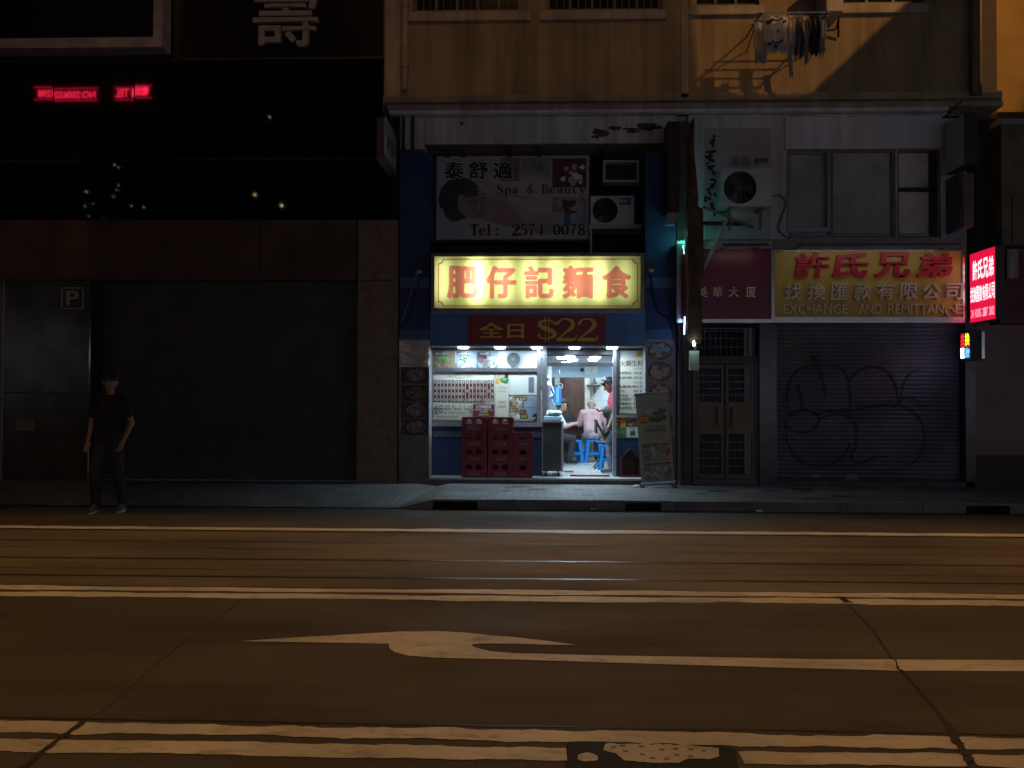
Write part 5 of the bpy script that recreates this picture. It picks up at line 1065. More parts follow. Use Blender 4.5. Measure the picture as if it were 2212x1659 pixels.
GR=[[(855,735,44),(880,740,46),(900,800,34),(925,880,26),(935,955,16)],
[(745,1060,16),(720,960,22),(745,850,24),(800,795,24),(870,782,20),(960,775,14),(1020,790,22),(1060,840,26),(1075,920,26),(1082,1080,26)],
[(778,890,34),(800,960,30),(806,1030,18)],[(690,990,14),(740,1060,20),(800,1030,24),(860,1042,28),(905,1080,26),(870,1140,20),(800,1160,18),(740,1140,20),(715,1085,20),(770,1030,14)],
[(712,1110,16),(720,1200,20),(760,1290,20),(850,1345,22),(950,1345,22),(1040,1290,22),(1078,1220,22)],[(1072,880,20),(1110,820,26),(1200,785,26),(1290,815,28),(1335,900,28),(1355,1010,22)],
[(1362,1005,16),(1378,890,22),(1420,825,16),(1480,800,10)],[(880,1062,18),(960,1035,28),(1080,1035,34),(1200,1010,30),(1330,1005,34),(1425,1035,28),(1485,1110,26),(1500,1200,28),(1470,1300,24),(1400,1350,16)],
[(1080,1040,24),(1112,1130,26),(1112,1230,28),(1085,1290,26),(1120,1335,22),(1200,1310,20),(1240,1290,20),(1285,1305,12)],[(1375,965,20),(1440,968,22),(1500,1030,12)],[(905,1080,16),(1000,1055,20),(1085,1075,22)]]
zbase=z0+.05
def hk(A,B): return AM*abs(math.sin(math.pi*(B-zbase)/PT))+.0025
mb=MB(); gp=M('graffiti_black',(.042,.042,.046),.6,0,.5,9)
for st in GR:
    P=[]
    for (cx,cy,wd) in st: X,Z=at(1426+cx*.3802,493.7+cy*.3802,YSH-.01); P.append((X,Z,wd*.3802/140))
    S=[]
    for q in range(len(P)-1):
        p0=P[max(q-1,0)];p1=P[q];p2=P[q+1];p3=P[min(q+2,len(P)-1)]
        for k in range(22):
            t=k/22; S.append(tuple(.5*((2*p1[c])+(-p0[c]+p2[c])*t+(2*p0[c]-5*p1[c]+4*p2[c]-p3[c])*t*t+(-p0[c]+3*p1[c]-3*p2[c]+p3[c])*t**3) for c in range(3)))
    S.append(P[-1]); nc=8; vs=[]
    for q,(A,B,wd) in enumerate(S):
        q0=S[max(q-1,0)];q1=S[min(q+1,len(S)-1)]; dx,dz=q1[0]-q0[0],q1[1]-q0[1]; l=math.hypot(dx,dz) or 1
        for c in range(nc+1):
            e=(c/nc-.5)*wd*.66*(1+.25*math.sin(q*.37)); x_,z_=A-dz/l*e,B+dx/l*e; vs.append((x_,YSH-hk(x_,z_),z_))
    mb.add(vs,[(q*(nc+1)+c,q*(nc+1)+c+1,(q+1)*(nc+1)+c+1,(q+1)*(nc+1)+c) for q in range(len(S)-1) for c in range(nc)],gp)
mb.build('graffiti',RSH)
mb=MB(); a,b=at(1676,900,YF)[0],at(1680,900,YF)[0]
mb=None
# litter of notices at the foot of the shutter
for p0,p1,y0,y1,lab in ((1757,1775,1024,1031,'small pale sticker low on the left of the grey shutter'),(1826,1853,1024,1036,'larger pale sticker low in the middle of the grey shutter')):
    mb=MB(); mb.pbox(p0,y0,p1,y1,YSH-.034,.003,M('sticker_grey',(.20,.19,.20),.6)); tag(mb.build('sticker'),lab,'sticker')

# ================================================================== LAUNDRY
YLa=11.75
mb=MB()
for k in range(4): mb.cyl((at(1632,45,YLa)[0],YLa-.05+.12*k,zat(1700,31,YLa)),(at(1792,45,YLa)[0],YLa-.05+.12*k,zat(1700,31,YLa)),.011,.011,alu,6)
for px in (1640,1784): X=at(px,45,YLa)[0]; mb.cyl((X,YLa-.08,zat(1700,31,YLa)-.014),(X,YU,zat(1700,31,YLa)-.014),.014,.014,M('rack_rust',(.16,.12,.09),.6,.3),6); mb.cyl((X,YLa+.1,zat(1700,31,YLa)-.014),(X,YU,zat(1700,66,YLa)),.010,.010,MATS['rack_rust'],6)
tag(mb.build('drying_rack'),'steel drying rack sticking out below the upper windows with laundry on it','drying rack')
def garment(p0,p1,y0,y1,Y,m,lab,taper=0,legs=False,spots=None,rag=.03):
    x0,x1=at(p0,60,Y)[0],at(p1,60,Y)[0]; zt,zb_=zat(1700,y0,Y),zat(1700,y1,Y); nu,nv=18,16; vs=[]; ph=random.random()*6
    end=[zb_+random.gauss(0,rag)+rag*math.sin(3*i+ph) for i in range(nu+1)]
    for j in range(nv+1):
        v=j/nv
        for i in range(nu+1):
            u=i/nu; xx=x0+(x1-x0)*(u+(.5-u)*taper*v); z_=zt+(end[i]-zt)*v
            if legs and v>.35 and abs(u-.5)<.1*(v-.2): z_=zt+(end[i]-zt)*.35
            vs.append((xx+.012*math.sin(9*v+ph),Y+.03*math.sin(u*13+ph+2*v)*(0.3+v),z_))
    mb=MB(); mb.add(vs,[(j*(nu+1)+i,j*(nu+1)+i+1,(j+1)*(nu+1)+i+1,(j+1)*(nu+1)+i) for j in range(nv) for i in range(nu)],m)
    o=mb.build('hanging_garment',smooth=True); md=o.modifiers.new('s','SOLIDIFY'); md.thickness=.006
    tag(o,lab,'laundry','laundry on the drying rack')
    if spots:
        sp=MB()
        for (u,v,r) in spots: sp.blob(x0+(x1-x0)*u,zt+(zb_-zt)*v,r,r*.8,Y-.045,spots_m,10,.3)
        for (q) in range(2):
            v=.12+.6*q; sp.stroke([(x0+(x1-x0)*.3,zt+(zb_-zt)*v,.03),(x0+(x1-x0)*.5,zt+(zb_-zt)*(v+.05),.02),(x0+(x1-x0)*.75,zt+(zb_-zt)*(v-.02),.035)],spots_m,frame(Y-.046))
        sp.build('print_pattern',o)
    return o
spots_m=M('print_ink_black',(.02,.018,.018),.7)
cl=lambda n,c: M(n,c,.85,0,.2,6,.2,30)
garment(1650,1702,34,114,YLa-.02,cl('cloth_white',(.50,.46,.42)),'white garment with a bold black print, front left of the drying rack',spots=[(.15,.2,.04),(.3,.15,.03),(.8,.2,.03),(.2,.8,.035),(.45,.85,.03),(.55,.45,.02)])
garment(1628,1658,44,134,YLa+.12,cl('cloth_cream',(.46,.43,.40)),'pale narrow shirt at the left end of the drying rack',.25)
garment(1700,1716,34,162,YLa+.02,cl('cloth_pale_strip',(.55,.48,.42)),'long thin pale cloth with a pointed end in the middle of the drying rack',.75)
garment(1711,1741,34,124,YLa+.14,cl('cloth_grey',(.20,.19,.19)),'grey top hanging in the middle of the drying rack',.3)
garment(1733,1753,36,138,YLa+.05,cl('cloth_beige',(.44,.36,.26)),'beige cloth narrowing to a point right of the grey top',.7)
garment(1748,1772,34,120,YLa,cl('cloth_dark_blue',(.03,.035,.055)),'dark navy trousers near the right end of the drying rack',.15,True)
garment(1770,1784,36,116,YLa+.1,cl('cloth_striped',(.38,.36,.36)),'thin pale garment at the right end of the drying rack',.4)
# box-shaped air conditioner at the very top
t=thing('window_air_conditioner','boxy air conditioner jutting out at the top edge right of the laundry','air conditioner',P3(1800,20,12.1))
mb=MB(); mb.pbox(1785,-70,1822,24,12.0,.44,M('ac_beige',(.46,.40,.34),.5,0,.15)); mb.build('casing',t,bevel=.01)
mb=MB(); mb.cyl(P3(1822,0,12.1),P3(1806,62,12.44),.014,.014,dark,6); mb.cyl(P3(1811,24,12.2),P3(1811,80,12.42),.018,.018,dark,6); mb.build('bracket',t)

# ================================================================== OBJECTS IN FRONT OF THE SHOP
cred=M('crate_red',(.27,.012,.022),.42,0,.12,8); crw=M('crate_logo',(.50,.30,.30),.5,0,.3,40)
CH=.2325
SC=[[(.40,.86,.05),(.30,.95,.06),(.16,.80,.09),(.10,.45,.11),(.18,.12,.08),(.34,.10,.05),(.46,.28,.03)],[(.36,.80,.03),(.60,1.02,.04),(.95,.86,.05),(1.3,.98,.03)],[(.62,.44,.05),(.52,.32,.06),(.56,.12,.05),(.68,.16,.05),(.70,.36,.06),(.62,.44,.04)],[(.96,.42,.04),(.84,.42,.05),(.80,.20,.06),(.92,.10,.04),(1.02,.24,.03)],[(1.22,.42,.04),(1.10,.40,.05),(1.08,.18,.06),(1.18,.14,.05),(1.24,.36,.06),(1.26,.12,.05),(1.36,.2,.03)],[(1.40,.34,.05),(1.56,.36,.05)],
[(1.98,.86,.05),(1.88,.95,.06),(1.74,.78,.09),(1.68,.45,.11),(1.76,.12,.08),(1.92,.10,.05),(2.04,.28,.03)],[(2.16,.44,.05),(2.06,.32,.06),(2.10,.12,.05),(2.22,.16,.05),(2.24,.36,.06),(2.16,.44,.04)],[(2.36,.20,.03),(2.52,.86,.05),(2.46,.95,.05),(2.40,.5,.07),(2.44,.12,.06),(2.54,.2,.03)],[(2.72,.42,.04),(2.60,.40,.05),(2.58,.18,.06),(2.68,.14,.05),(2.74,.36,.06),(2.76,.12,.05),(2.88,.22,.03)]]
def arch(cx,z,wd,h,n=8):
    p=[(cx-wd/2,z),(cx+wd/2,z)]; 
    for k in range(n+1): a=math.pi*k/n; p.append((cx+wd/2*math.cos(a),z+h-wd*.45+wd*.45*math.sin(a)))
    return p
CW,CD=.392,.300
def make_crate():
    r=bpy.data.objects.new('bottle_crate',None); C.objects.link(r); OFF[r.name]=(0,0,0)
    w,d=CW/2,CD/2; mb=MB()
    fs=(Vector((0,0,0)),Vector((1,0,0)),Vector((0,0,1)),Vector((0,-1,0)))
    holes=[arch(-.085,.125,.105,.078),arch(.065,.125,.105,.078)]
    mb.plate(rect(-w+.006,w-.006,.004,CH-.012),holes,.010,cred,(Vector((0,-d+.006,0)),)+fs[1:])
    mb.plate(rect(-w+.006,w-.006,.004,CH-.012),holes,.010,cred,(Vector((0,d-.016,0)),)+fs[1:])
    for sx in (-1,1):
        fx=(Vector((sx*(w-.006),0,0)),Vector((0,sx,0)),Vector((0,0,1)),Vector((sx,0,0)))
        mb.plate(rect(-d+.017,d-.017,.004,CH-.012),[arch(0,.125,.12,.078)],.010,cred,fx)
    for (z0,z1) in ((CH-.012,CH-.002),(.0,.016),(.104,.112)):
        e=.0 if z1>.2 else .002
        mb.box(-w+e,w-e,-d+e,-d+.014,z0,z1,cred); mb.box(-w+e,w-e,d-.014,d-e,z0,z1,cred); mb.box(-w+e,-w+.014,-d+.0141,d-.0141,z0,z1,cred); mb.box(w-.014,w-e,-d+.0141,d-.0141,z0,z1,cred)
    for sx in (-1,1):
        for sy in (-1,1): mb.box(min(sx*w*.995,sx*(w-.016)),max(sx*w*.995,sx*(w-.016)),min(sy*d*.994,sy*(d-.016)),max(sy*d*.994,sy*(d-.016)),.0161,CH-.0121,cred)
    mb.box(-w+.0141,w-.0141,-d+.0141,d-.0141,.004,.012,cred)
    for k in range(1,6): x=-w+2*w*k/6; mb.box(x-.003,x+.003,-d+.018,d-.018,.0121,.07,cred)
    for k in range(1,4): y=-d+2*d*k/4; mb.box(-w+.018,w-.018,y-.003,y+.003,.0121,.069,cred)
    mb.build('crate_body',r)
    mb=MB()
    for st in SC: mb.stroke(st,crw,(Vector((0,-d+.0045,0)),)+fs[1:],sx=.058,sz=.062,ox=-.083,oz=.030,n=4,ws=.085)
    mb.build('logo',r)
    mb=MB(); fx=(Vector((w-.0045,0,0)),Vector((0,1,0)),Vector((0,0,1)),Vector((1,0,0)))
    for sx in (-1,1):
        fx=(Vector((sx*(w-.0045),0,0)),Vector((0,sx,0)),Vector((0,0,1)),Vector((sx,0,0)))
        for st in SC: mb.stroke(st,crw,fx,sx=.032,sz=.036,ox=-.046,oz=.040,n=3,ws=.05)
    mb.build('logo',r)
    return r
def copy_thing(r):
    c=r.copy(); C.objects.link(c)
    for ch in list(r.children): k=ch.copy(); C.objects.link(k); k.parent=c
    return c
proto=make_crate(); first=True
lv=['topmost','second from the top','third from the top','bottom']
YCr=YF+.155+.01
for col,(pc,n,rot) in enumerate(((1024.5,4,0),(1081.5,4,0),(1129.5,3,math.pi/2))):
    X=at(pc,960,YCr-.15)[0]
    for k in range(n):
        o=proto if first else copy_thing(proto); first=False
        jx,jr=random.uniform(-.006,.006),random.uniform(-.02,.02)
        o.location=(X+jx,YCr+(.02 if rot else 0)+random.uniform(-.006,.006),FLZ+.001+CH*k); o.rotation_euler=(0,0,rot+jr)
        lev=(lv[n-1-k] if n==4 else ['topmost','middle','bottom'][n-1-k])
        o['label']='red bottle crate, %s of the %s stack'%(lev,('left tall','middle tall','short right end-on')[col]); o['category']='crate'; o['group']='red bottle crates stacked at the shop front'
# a paper stuck on the top left crate
mb=MB(); mb.pbox(1009,918,1029,929,YF+.0,.002,M('tape_grey',(.20,.17,.18),.6)); tag(mb.build('paper_label'),'greyish paper label stuck on the topmost left crate','label')
# standing banner
tl,tr,bl,br=(1372,852),(1441,847),(1386,1046),(1457,1041)
pz=lambda p,Y: Vector(P3(p[0],p[1],Y))
Yt,Ybn=12.36,12.20
A,B_,Cc,D_=pz(bl,Ybn),pz(br,Ybn),pz(tr,Yt),pz(tl,Yt)
ST=thing('standing_banner','tilted cream roll-up banner with food photos standing before the right pillar','banner',tuple((A+B_)/2))
uu=(B_-A); vv=(D_-A); W0=uu.length; H0=vv.length; un=uu.normalized(); nn=un.cross(vv).normalized(); vn=nn.cross(un).normalized()
skew=(D_-A).dot(un)
frS=(A,un,(vv/H0),nn)
s=Sheet(0,1,0,1,0,cream,.006)
class SB(Sheet): pass
s=Sheet.__new__(SB); s.x0,s.x1,s.z0,s.z1,s.Y=0,W0,0,H0,0; s.k=0; s.mb=MB(); s.mb.plate(rect(0,W0,0,H0),[],.004,M('banner_cream',(.40,.38,.30),.55,0,.08,2),frame(0))
s.border(inkg,.03,.003); s.logo(.50,.085,.14,.03,M('ink_pale',(.27,.26,.23),.6)); s.text('凡購任何套餐免費加配飲品',.17,.118,.86,.138,M('ink_pale2',(.25,.24,.22),.6))
s.blob(.40,.20,.28,.055,bluep,24,.02); s.blob(.38,.205,.2,.04,skin_p,16,.1); s.blob(.40,.20,.10,.025,whit_p,12,.2); s.rect(.66,.155,.86,.235,M('cup_brown',(.17,.11,.08),.5)); s.rect(.66,.15,.86,.18,M('cup_milk',(.38,.30,.24),.5)); s.blob(.88,.205,.05,.02,MATS['cup_brown'])
s.blob(.62,.275,.26,.055,M('banner_green',(.06,.10,.045),.5,0,.4,20),14,.2); s.blob(.60,.262,.2,.02,M('banner_green_light',(.17,.26,.08),.5,0,.3,20),12,.2)
s.burst(.22,.285,.17,.056,M('burst_orange',(.42,.10,.02),.5),'$32',yelp)
s.text('Daily Combination',.24,.365,.84,.392,ink); s.text('全日單拼粉麵套餐',.20,.40,.86,.432,inkd,.01)
for v in (.445,.468,.48,.492,.505): s.rect(.2,v,.86-.15*random.random(),v+.004,M('ink_pale3',(.24,.22,.19),.6))
for r in range(2):
    for q in range(3):
        u=.09+.285*q; v=.56+.215*r; fdm=[[grn,M('dim_tofu',(.34,.32,.24),.5,0,.3,20),M('dim_olive',(.20,.22,.13),.5,0,.3,20)],[grnl,MATS['dim_tofu'],whit_p],[redp,skin_p,brn_p]][q] if r==0 else [[brn_p,MATS['dim_tofu'],MATS['dim_food']],[grn,whit_p,MATS['dim_food']],[MATS['dim_olive'],whit_p,brn_p]][q]
        s.rect(u,v,u+.265,v+.195,M('photo_grey%d'%(q+3*r),(.22+.03*q,.22,.18+.02*r),.5,0,.3,10)); s.scatter(u+.03,v+.05,u+.235,v+.18,15,.045,.02,fdm,.2); s.rect(u,v,u+.265,v+.03,brn_p)
# map the flat sheet onto the leaning plane
for i,p in enumerate(s.mb.v): s.mb.v[i]=A+un*p.x+(vv/H0)*p.z+nn*(-p.y*1.0)
s.mb.build('banner_sheet',ST)
mb=MB(); mb.cyl(D_-un*.01+nn*.004,Cc+un*.01+nn*.004,.014,.014,alu,10); mb.cyl(A-un*.01-nn*.0,B_+un*.01,.028,.028,alu,10)
mb.cyl((A+B_)/2-nn*.03,(Cc+D_)/2-nn*.03,.010,.010,alu,8); mb.build('banner_stand',ST)
mb=MB()
for p in (A,B_): mb.box(p.x-.03,p.x+.03,p.y-.14,p.y+.14,.131,.15,dark)
mb.build('banner_foot',ST)
# red house-shaped shrine
YHs=YW-.12
x0,x1,z0,z1=RX(1340,967,1384,1029,YHs); HS=thing('shrine_box','small dark red house-shaped shrine box on the step under the price list','shrine',((x0+x1)/2,YHs,FLZ))
rw=M('shrine_red',(.085,.016,.018),.5,0,.2,8); rl=M('shrine_trim',(.20,.07,.06),.5); xm=(x0+x1)/2; z0=FLZ+.002; ze=z0+(z1-z0)*.62
house=lambda e: [(x0+e,z0+e),(x1-e,z0+e),(x1-e,ze),(xm,z1-e*1.2),(x0+e,ze)]
mb=MB(); mb.plate(house(0),[house(.035)],.1,rw,frame(YHs)); mb.plate(house(.036),[],.02,M('shrine_back',(.03,.006,.008),.6),frame(YHs+.07)); mb.build('shrine_case',HS)
mb=MB(); mb.plate(house(0),[house(.008)],.006,rl,frame(YHs-.006)); mb.plate(rect(xm-.05,xm+.05,z0+.045,z0+.24),[rect(xm-.042,xm+.042,z0+.053,z0+.232)],.006,rl,frame(YHs+.05)); mb.build('shrine_trim',HS)
# stainless cabinet in the doorway
x0,x1,z0,z1=RX(1172,912,1213,1018,YW-.10); CB=thing('steel_cabinet','dark steel cabinet on castors at the left of the shop doorway','cabinet',((x0+x1)/2,YW+.1,FLZ))
cbm=M('cabinet_steel',(.09,.085,.08),.5,.4,.2,4); x1=x1+.0; 
mb=MB(); mb.box(x0,x1,YW-.10,YW+.62,z0,z1,cbm); mb.box(x0+.02,x1-.02,YW-.104,YW-.1005,z0+.02,z1-.03,M('cabinet_panel',(.055,.052,.05),.5,.3,.2,3)); mb.build('cabinet_body',CB,bevel=.006)
mb=MB(); mb.box(x0-.01,x1+.03,YW-.12,YW+.66,z1+.001,z1+.02,steel); mb.build('cabinet_top',CB)
mb=MB(); 
for yy in (YW-.06,YW+.25,YW+.56): mb.box(x1+.001,x1+.03,yy,yy+.03,z0-.02,z1,steel)
mb.box(x1+.002,x1+.028,YW-.03,YW+.56,z0+.02,z0+.04,steel); mb.build('side_rack',CB)
for xx in (x0+.05,x1-.04):
    for yy in (YW-.06,YW+.56): mb=MB(); mb.cyl((xx-.012,yy,FLZ+.032),(xx+.012,yy,FLZ+.032),.031,.031,black,14); mb.box(xx-.016,xx+.016,yy-.01,yy+.01,FLZ+.05,z0,steel); mb.build('castor',CB)
CT=z1+.021
# things on the cabinet
mb=MB(); cx=at(1192,900,YW)[0]
mb.box(cx-.13,cx+.15,YW-.05,YW+.2,CT,CT+.07,M('plastic_box_blue',(.42,.62,.72),.35,0,.1)); tag(mb.build('plastic_box',bevel=.01),'pale blue plastic box on top of the steel cabinet','box')
mb=MB()
for k in range(9): mb.ball((cx+random.uniform(-.11,.1),YW+random.uniform(0,.12),CT+.085+random.uniform(0,.04)),(random.uniform(.05,.075),.06,random.uniform(.03,.05)),M('plastic_bag_white',(.72,.78,.82),.35,0,.1),10,7)
tag(mb.build('plastic_bag',remesh=.012),'crumpled white plastic bag on the pale blue box','plastic bag')
# statue
sx=at(1183,880,YW+.35)[0]; sy=YW+.36; b0=CT+.002
stt=thing('silver_statue','small silver figure statue with raised arm on a red and white pedestal on the cabinet','statue',(sx,sy,b0))
sil=M('statue_silver',(.50,.60,.68),.25,.7,.15,8)
mb=MB(); mb.box(sx-.075,sx+.075,sy-.07,sy+.07,b0,b0+.06,white); mb.box(sx-.085,sx+.085,sy-.08,sy+.08,b0+.061,b0+.12,redp); mb.box(sx-.07,sx+.07,sy-.065,sy+.065,b0+.121,b0+.16,wht); mb.build('pedestal',stt,bevel=.004)
mb=MB(); q=b0+.16
mb.capsule((sx+.02,sy,q+.02),(sx+.0,sy,q+.24),.065,.05,sil); mb.capsule((sx,sy,q+.24),(sx-.01,sy,q+.40),.05,.06,sil); mb.ball((sx-.01,sy-.01,q+.52),(.042,.045,.052),sil); mb.capsule((sx-.01,sy,q+.42),(sx-.01,sy,q+.48),.025,.022,sil)
mb.capsule((sx+.04,sy,q+.41),(sx+.10,sy-.02,q+.28),.024,.02,sil); mb.capsule((sx+.10,sy-.02,q+.28),(sx+.05,sy-.06,q+.2),.02,.016,sil); mb.capsule((sx-.06,sy,q+.41),(sx-.10,sy-.03,q+.34),.024,.02,sil); mb.capsule((sx-.10,sy-.03,q+.34),(sx-.06,sy-.05,q+.5),.02,.016,sil); mb.capsule((sx+.02,sy,q+.2),(sx+.11,sy,q+.04),.05,.03,sil)
mb.build('statue_figure',stt,remesh=.009)
# wall things inside
def ibox(name,p0,y0,p1,y1,Y,d,m,lab,cat,bev=.004): mb=MB(); mb.pbox(p0,y0,p1,y1,Y,d,m); return tag(mb.build(name,bevel=bev),lab,cat)
a,b,c,d=RX(1263,789,1291,809,15.93); CK=thing('wall_clock','white square wall clock on the pale blue beam inside the shop','clock',((a+b)/2,15.95,c))
mb=MB(); mb.plate(rrect(a,b,c,d,.03),[],.04,wht,frame(15.95)); mb.build('clock_case',CK); mb=MB(); mb.flat(rrect(a+.02,b-.02,c+.02,d-.02,.02),15.948,M('clock_face',(.62,.66,.66),.4)); xm,zm=(a+b)/2,(c+d)/2
for k in range(12): t=k*math.pi/6; mb.blob(xm+.075*math.cos(t),zm+.062*math.sin(t),.006,.006,15.946,inkg,6)
mb.stroke([(xm,zm,.008),(xm+.05,zm+.04,.006)],inkd,frame(15.945)); mb.stroke([(xm,zm,.009),(xm-.01,zm-.05,.007)],inkd,frame(15.944)); mb.build('clock_face',CK)
mb=MB(); p=P3(1257,799,15.95); mb.cyl((p[0],15.999,p[2]),(p[0],15.95,p[2]),.03,.03,white,12); mb.ball((p[0],15.94,p[2]),.038,M('camera_black',(.015,.015,.02),.1),14,10); tag(mb.build('security_camera'),'round black security camera left of the wall clock','camera')
TV=thing('wall_tv','small wall television with a bright blue screen at the left inside the shop','television',P3(1203,872,15.0))
p=Vector(P3(1204,855,14.9)); dv=Vector((.40,.92,0)).normalized(); nn2=Vector((dv.y,-dv.x,0)); frT=(p,dv,Vector((0,0,1)),nn2)
mb=MB(); mb.plate(rrect(-.21,.21,-.21,.20,.01),[],.04,black,frT); mb.build('tv_body',TV)
mb=MB(); mb.plate(rect(-.195,.195,-.17,.185),[],.002,M('tv_screen',(.0,.02,.08),.2,0,.0,1,0,1,(.01,.16,.62),1.0),(p+nn2*.003,)+frT[1:]); mb.plate(rect(-.06,.06,-.12,.15),[],.001,M('tv_text',(.0,.1,.2),.2,0,0,1,0,1,(.10,.45,.85),1.0),(p+nn2*.005,)+frT[1:]); mb.plate(rect(-.19,.19,-.17,-.14),[],.001,M('tv_teal',(0,.1,.1),.2,0,0,1,0,1,(.0,.35,.30),1.0),(p+nn2*.005,)+frT[1:]); mb.build('tv_screen',TV)
cable('hanging_cable',[P3(1207,800,15.0),P3(1209,815,14.9),P3(1206,832,14.9),P3(1212,840,14.88),P3(1215,832,14.88),P3(1209,828,14.9),P3(1205,835,14.9)],.012,M('cable_cream',(.5,.47,.40),.5),'cream cable loop hanging above the television')
t=thing('altar_shelf','small brown wall altar shelf with an incense holder on the back wall','shelf',P3(1284,832,17.1)); mb=MB(); mb.pbox(1268,831,1298,835,17.0,.18,wood); mb.pbox(1283,835,1286,850,17.15,.03,wood); mb.build('shelf_board',t); mb=MB(); p=P3(1284,830,17.08); mb.cyl((p[0],17.08,p[2]),(p[0],17.08,p[2]+.05),.08,.05,M('incense_dark',(.06,.05,.045),.5),12); mb.cyl((p[0],17.08,p[2]+.05),(p[0],17.08,p[2]+.14),.035,.015,MATS['incense_dark'],10); mb.cyl((p[0],17.08,p[2]+.14),(p[0],17.08,p[2]+.24),.012,.006,MATS['incense_dark'],8); mb.build('incense_holder',t)
ibox('floor_mat',1233,1022.5,1316,1027.5,YW-.02,.02,M('mat_red',(.26,.05,.05),.7),'thin red strip across the doorway floor','mat',0) if False else None
mb=MB(); a,b=at(1232,1025,YW)[0],at(1316,1025,YW)[0]; mb.box(a,b,YW-.06,YW+.06,FLZ+.001,FLZ+.022,M('mat_red',(.30,.06,.055),.7)); tag(mb.build('door_threshold'),'thin red threshold strip across the doorway floor','threshold')
mb=MB(); g=[(at(1217,1006,14.0)[0],13.55),(at(1236,1006,14.0)[0],13.55)]; mb.box(g[0][0],g[1][0],13.5,13.7,FLZ+.001,FLZ+.012,dark); tag(mb.build('floor_drain'),'dark square floor drain right of the steel cabinet','drain')
# tables, stools, chair
tw=M('table_white',(.70,.74,.76),.3,0,.05)
def table(x0,x1,y0,y1,lab):
    t=thing('dining_table',lab,'table',((x0+x1)/2,(y0+y1)/2,FLZ)); mb=MB(); mb.box(x0,x1,y0,y1,FLZ+.70,FLZ+.73,tw); mb.build('tabletop',t,bevel=.006)
    for x in (x0+.05,x1-.05):
        for y in (y0+.05,y1-.05): mb=MB(); mb.cyl((x,y,FLZ),(x,y,FLZ+.70),.018,.018,steel,8); mb.build('leg',t)
table(.42,1.25,16.05,16.6,'white topped dining table in front of the pink shirt person'); table(1.35,1.9,15.3,16.0,'white topped dining table at the right inside the shop')
for (px,Y,lab) in ((1262,16.2,'white noodle bowl left of the pink shirt person'),(1300,16.2,'white noodle bowl right of the pink shirt person')):
    X=px_x(px,Y,915); mb=MB(); zt=FLZ+.731
    mb.cyl((X,Y,zt),(X,Y,zt+.02),.04,.045,wht,16); mb.cyl((X,Y,zt+.02),(X,Y,zt+.08),.05,.095,wht,18); tag(mb.build('noodle_bowl'),lab,'bowl')
for k,(px,c,lab) in enumerate(((1248,redp,'red sauce bottle on the white table'),(1254,brn_p,'brown sauce bottle on the white table'))):
    X=px_x(px,16.3,905); mb=MB(); zt=FLZ+.731; mb.cyl((X,16.3,zt),(X,16.3,zt+.13),.028,.026,c,12); mb.cyl((X,16.3,zt+.13),(X,16.3,zt+.19),.012,.010,c,10); tag(mb.build('sauce_bottle'),lab,'bottle')
for k,(p0,p1,y0,y1,c,lab) in enumerate(((1266,1281,905,935,M('carton_tan',(.34,.25,.15),.7),'tan carton on the floor against the back wall'),(1266,1279,884,904.5,M('carton_pale',(.50,.44,.33),.7),'pale carton on top of the tan one'),(1296,1312,893,935,M('carton_white',(.55,.54,.50),.7),'white carton against the back wall, right of the pink shirt person'))):
    a,b,c0,d0=RX(p0,y0,p1,y1,16.85); zb_=FLZ if k!=1 else RX(1266,905,1281,935,16.85)[3]+.002
    mb=MB(); mb.box(a,b,16.85,17.07,zb_,d0,c); mb.box((a+b)/2-.02,(a+b)/2+.02,16.848,16.8495,zb_+.01,d0-.01,M('tape_brown',(.24,.17,.09),.4)); tag(mb.build('carton',bevel=.004),lab,'carton')
sb=M('stool_blue',(.015,.22,.62),.35,0,.05)
def make_stool():
    r=bpy.data.objects.new('plastic_stool',None); C.objects.link(r); OFF[r.name]=(0,0,0)
    mb=MB(); mb.plate(rrect(-.145,.145,-.145,.145,.04),[rrect(-.02,.02,-.02,.02,.015)],.035,sb,(Vector((0,0,.43)),Vector((1,0,0)),Vector((0,1,0)),Vector((0,0,1)))); mb.build('seat',r,bevel=.006)
    for sx in (-1,1):
        for sy in (-1,1):
            mb=MB(); T_=[(.135,.135),(.135,.075),(.075,.135)]; Bt=[(.19,.19),(.19,.125),(.125,.19)]
            def q(pts,z): return [(sx*a,sy*b,z) for a,b in pts]
            th=.012
            for (i,j) in ((0,1),(0,2)):
                a,b,c,d=q([T_[i],T_[j]],.395)+q([Bt[j],Bt[i]],0); n_=Vector((-sx*th,0,0)) if j==1 else Vector((0,-sy*th,0))
                V_=[Vector(k) for k in (a,b,c,d)]; V2=[k+n_ for k in V_]; mb.add(V_+V2,[(0,1,2,3),(7,6,5,4),(0,4,5,1),(1,5,6,2),(2,6,7,3),(3,7,4,0)],sb)
            mb.build('leg',r)
    mb=MB()
    for sx in (-1,1): mb.box(sx*.158-.006,sx*.158+.006,-.10,.10,.15,.20,sb); mb.box(-.10,.10,sx*.158-.006,sx*.158+.006,.15,.20,sb)
    mb.build('stretcher',r); return r
st0=make_stool()
for i,(px,Y,r,lab) in enumerate(((1281,15.75,.06,'blue plastic stool under the pink shirt person'),(1237,15.6,.25,'blue plastic stool behind the steel cabinet'),(1317,14.15,-.2,'blue plastic stool behind the standing person in red'))):
    o=st0 if i==0 else copy_thing(st0); o.location=(px_x(px,Y,950),Y,FLZ); o.rotation_euler=(0,0,r); tag(o,lab,'stool','blue plastic stools inside the shop')
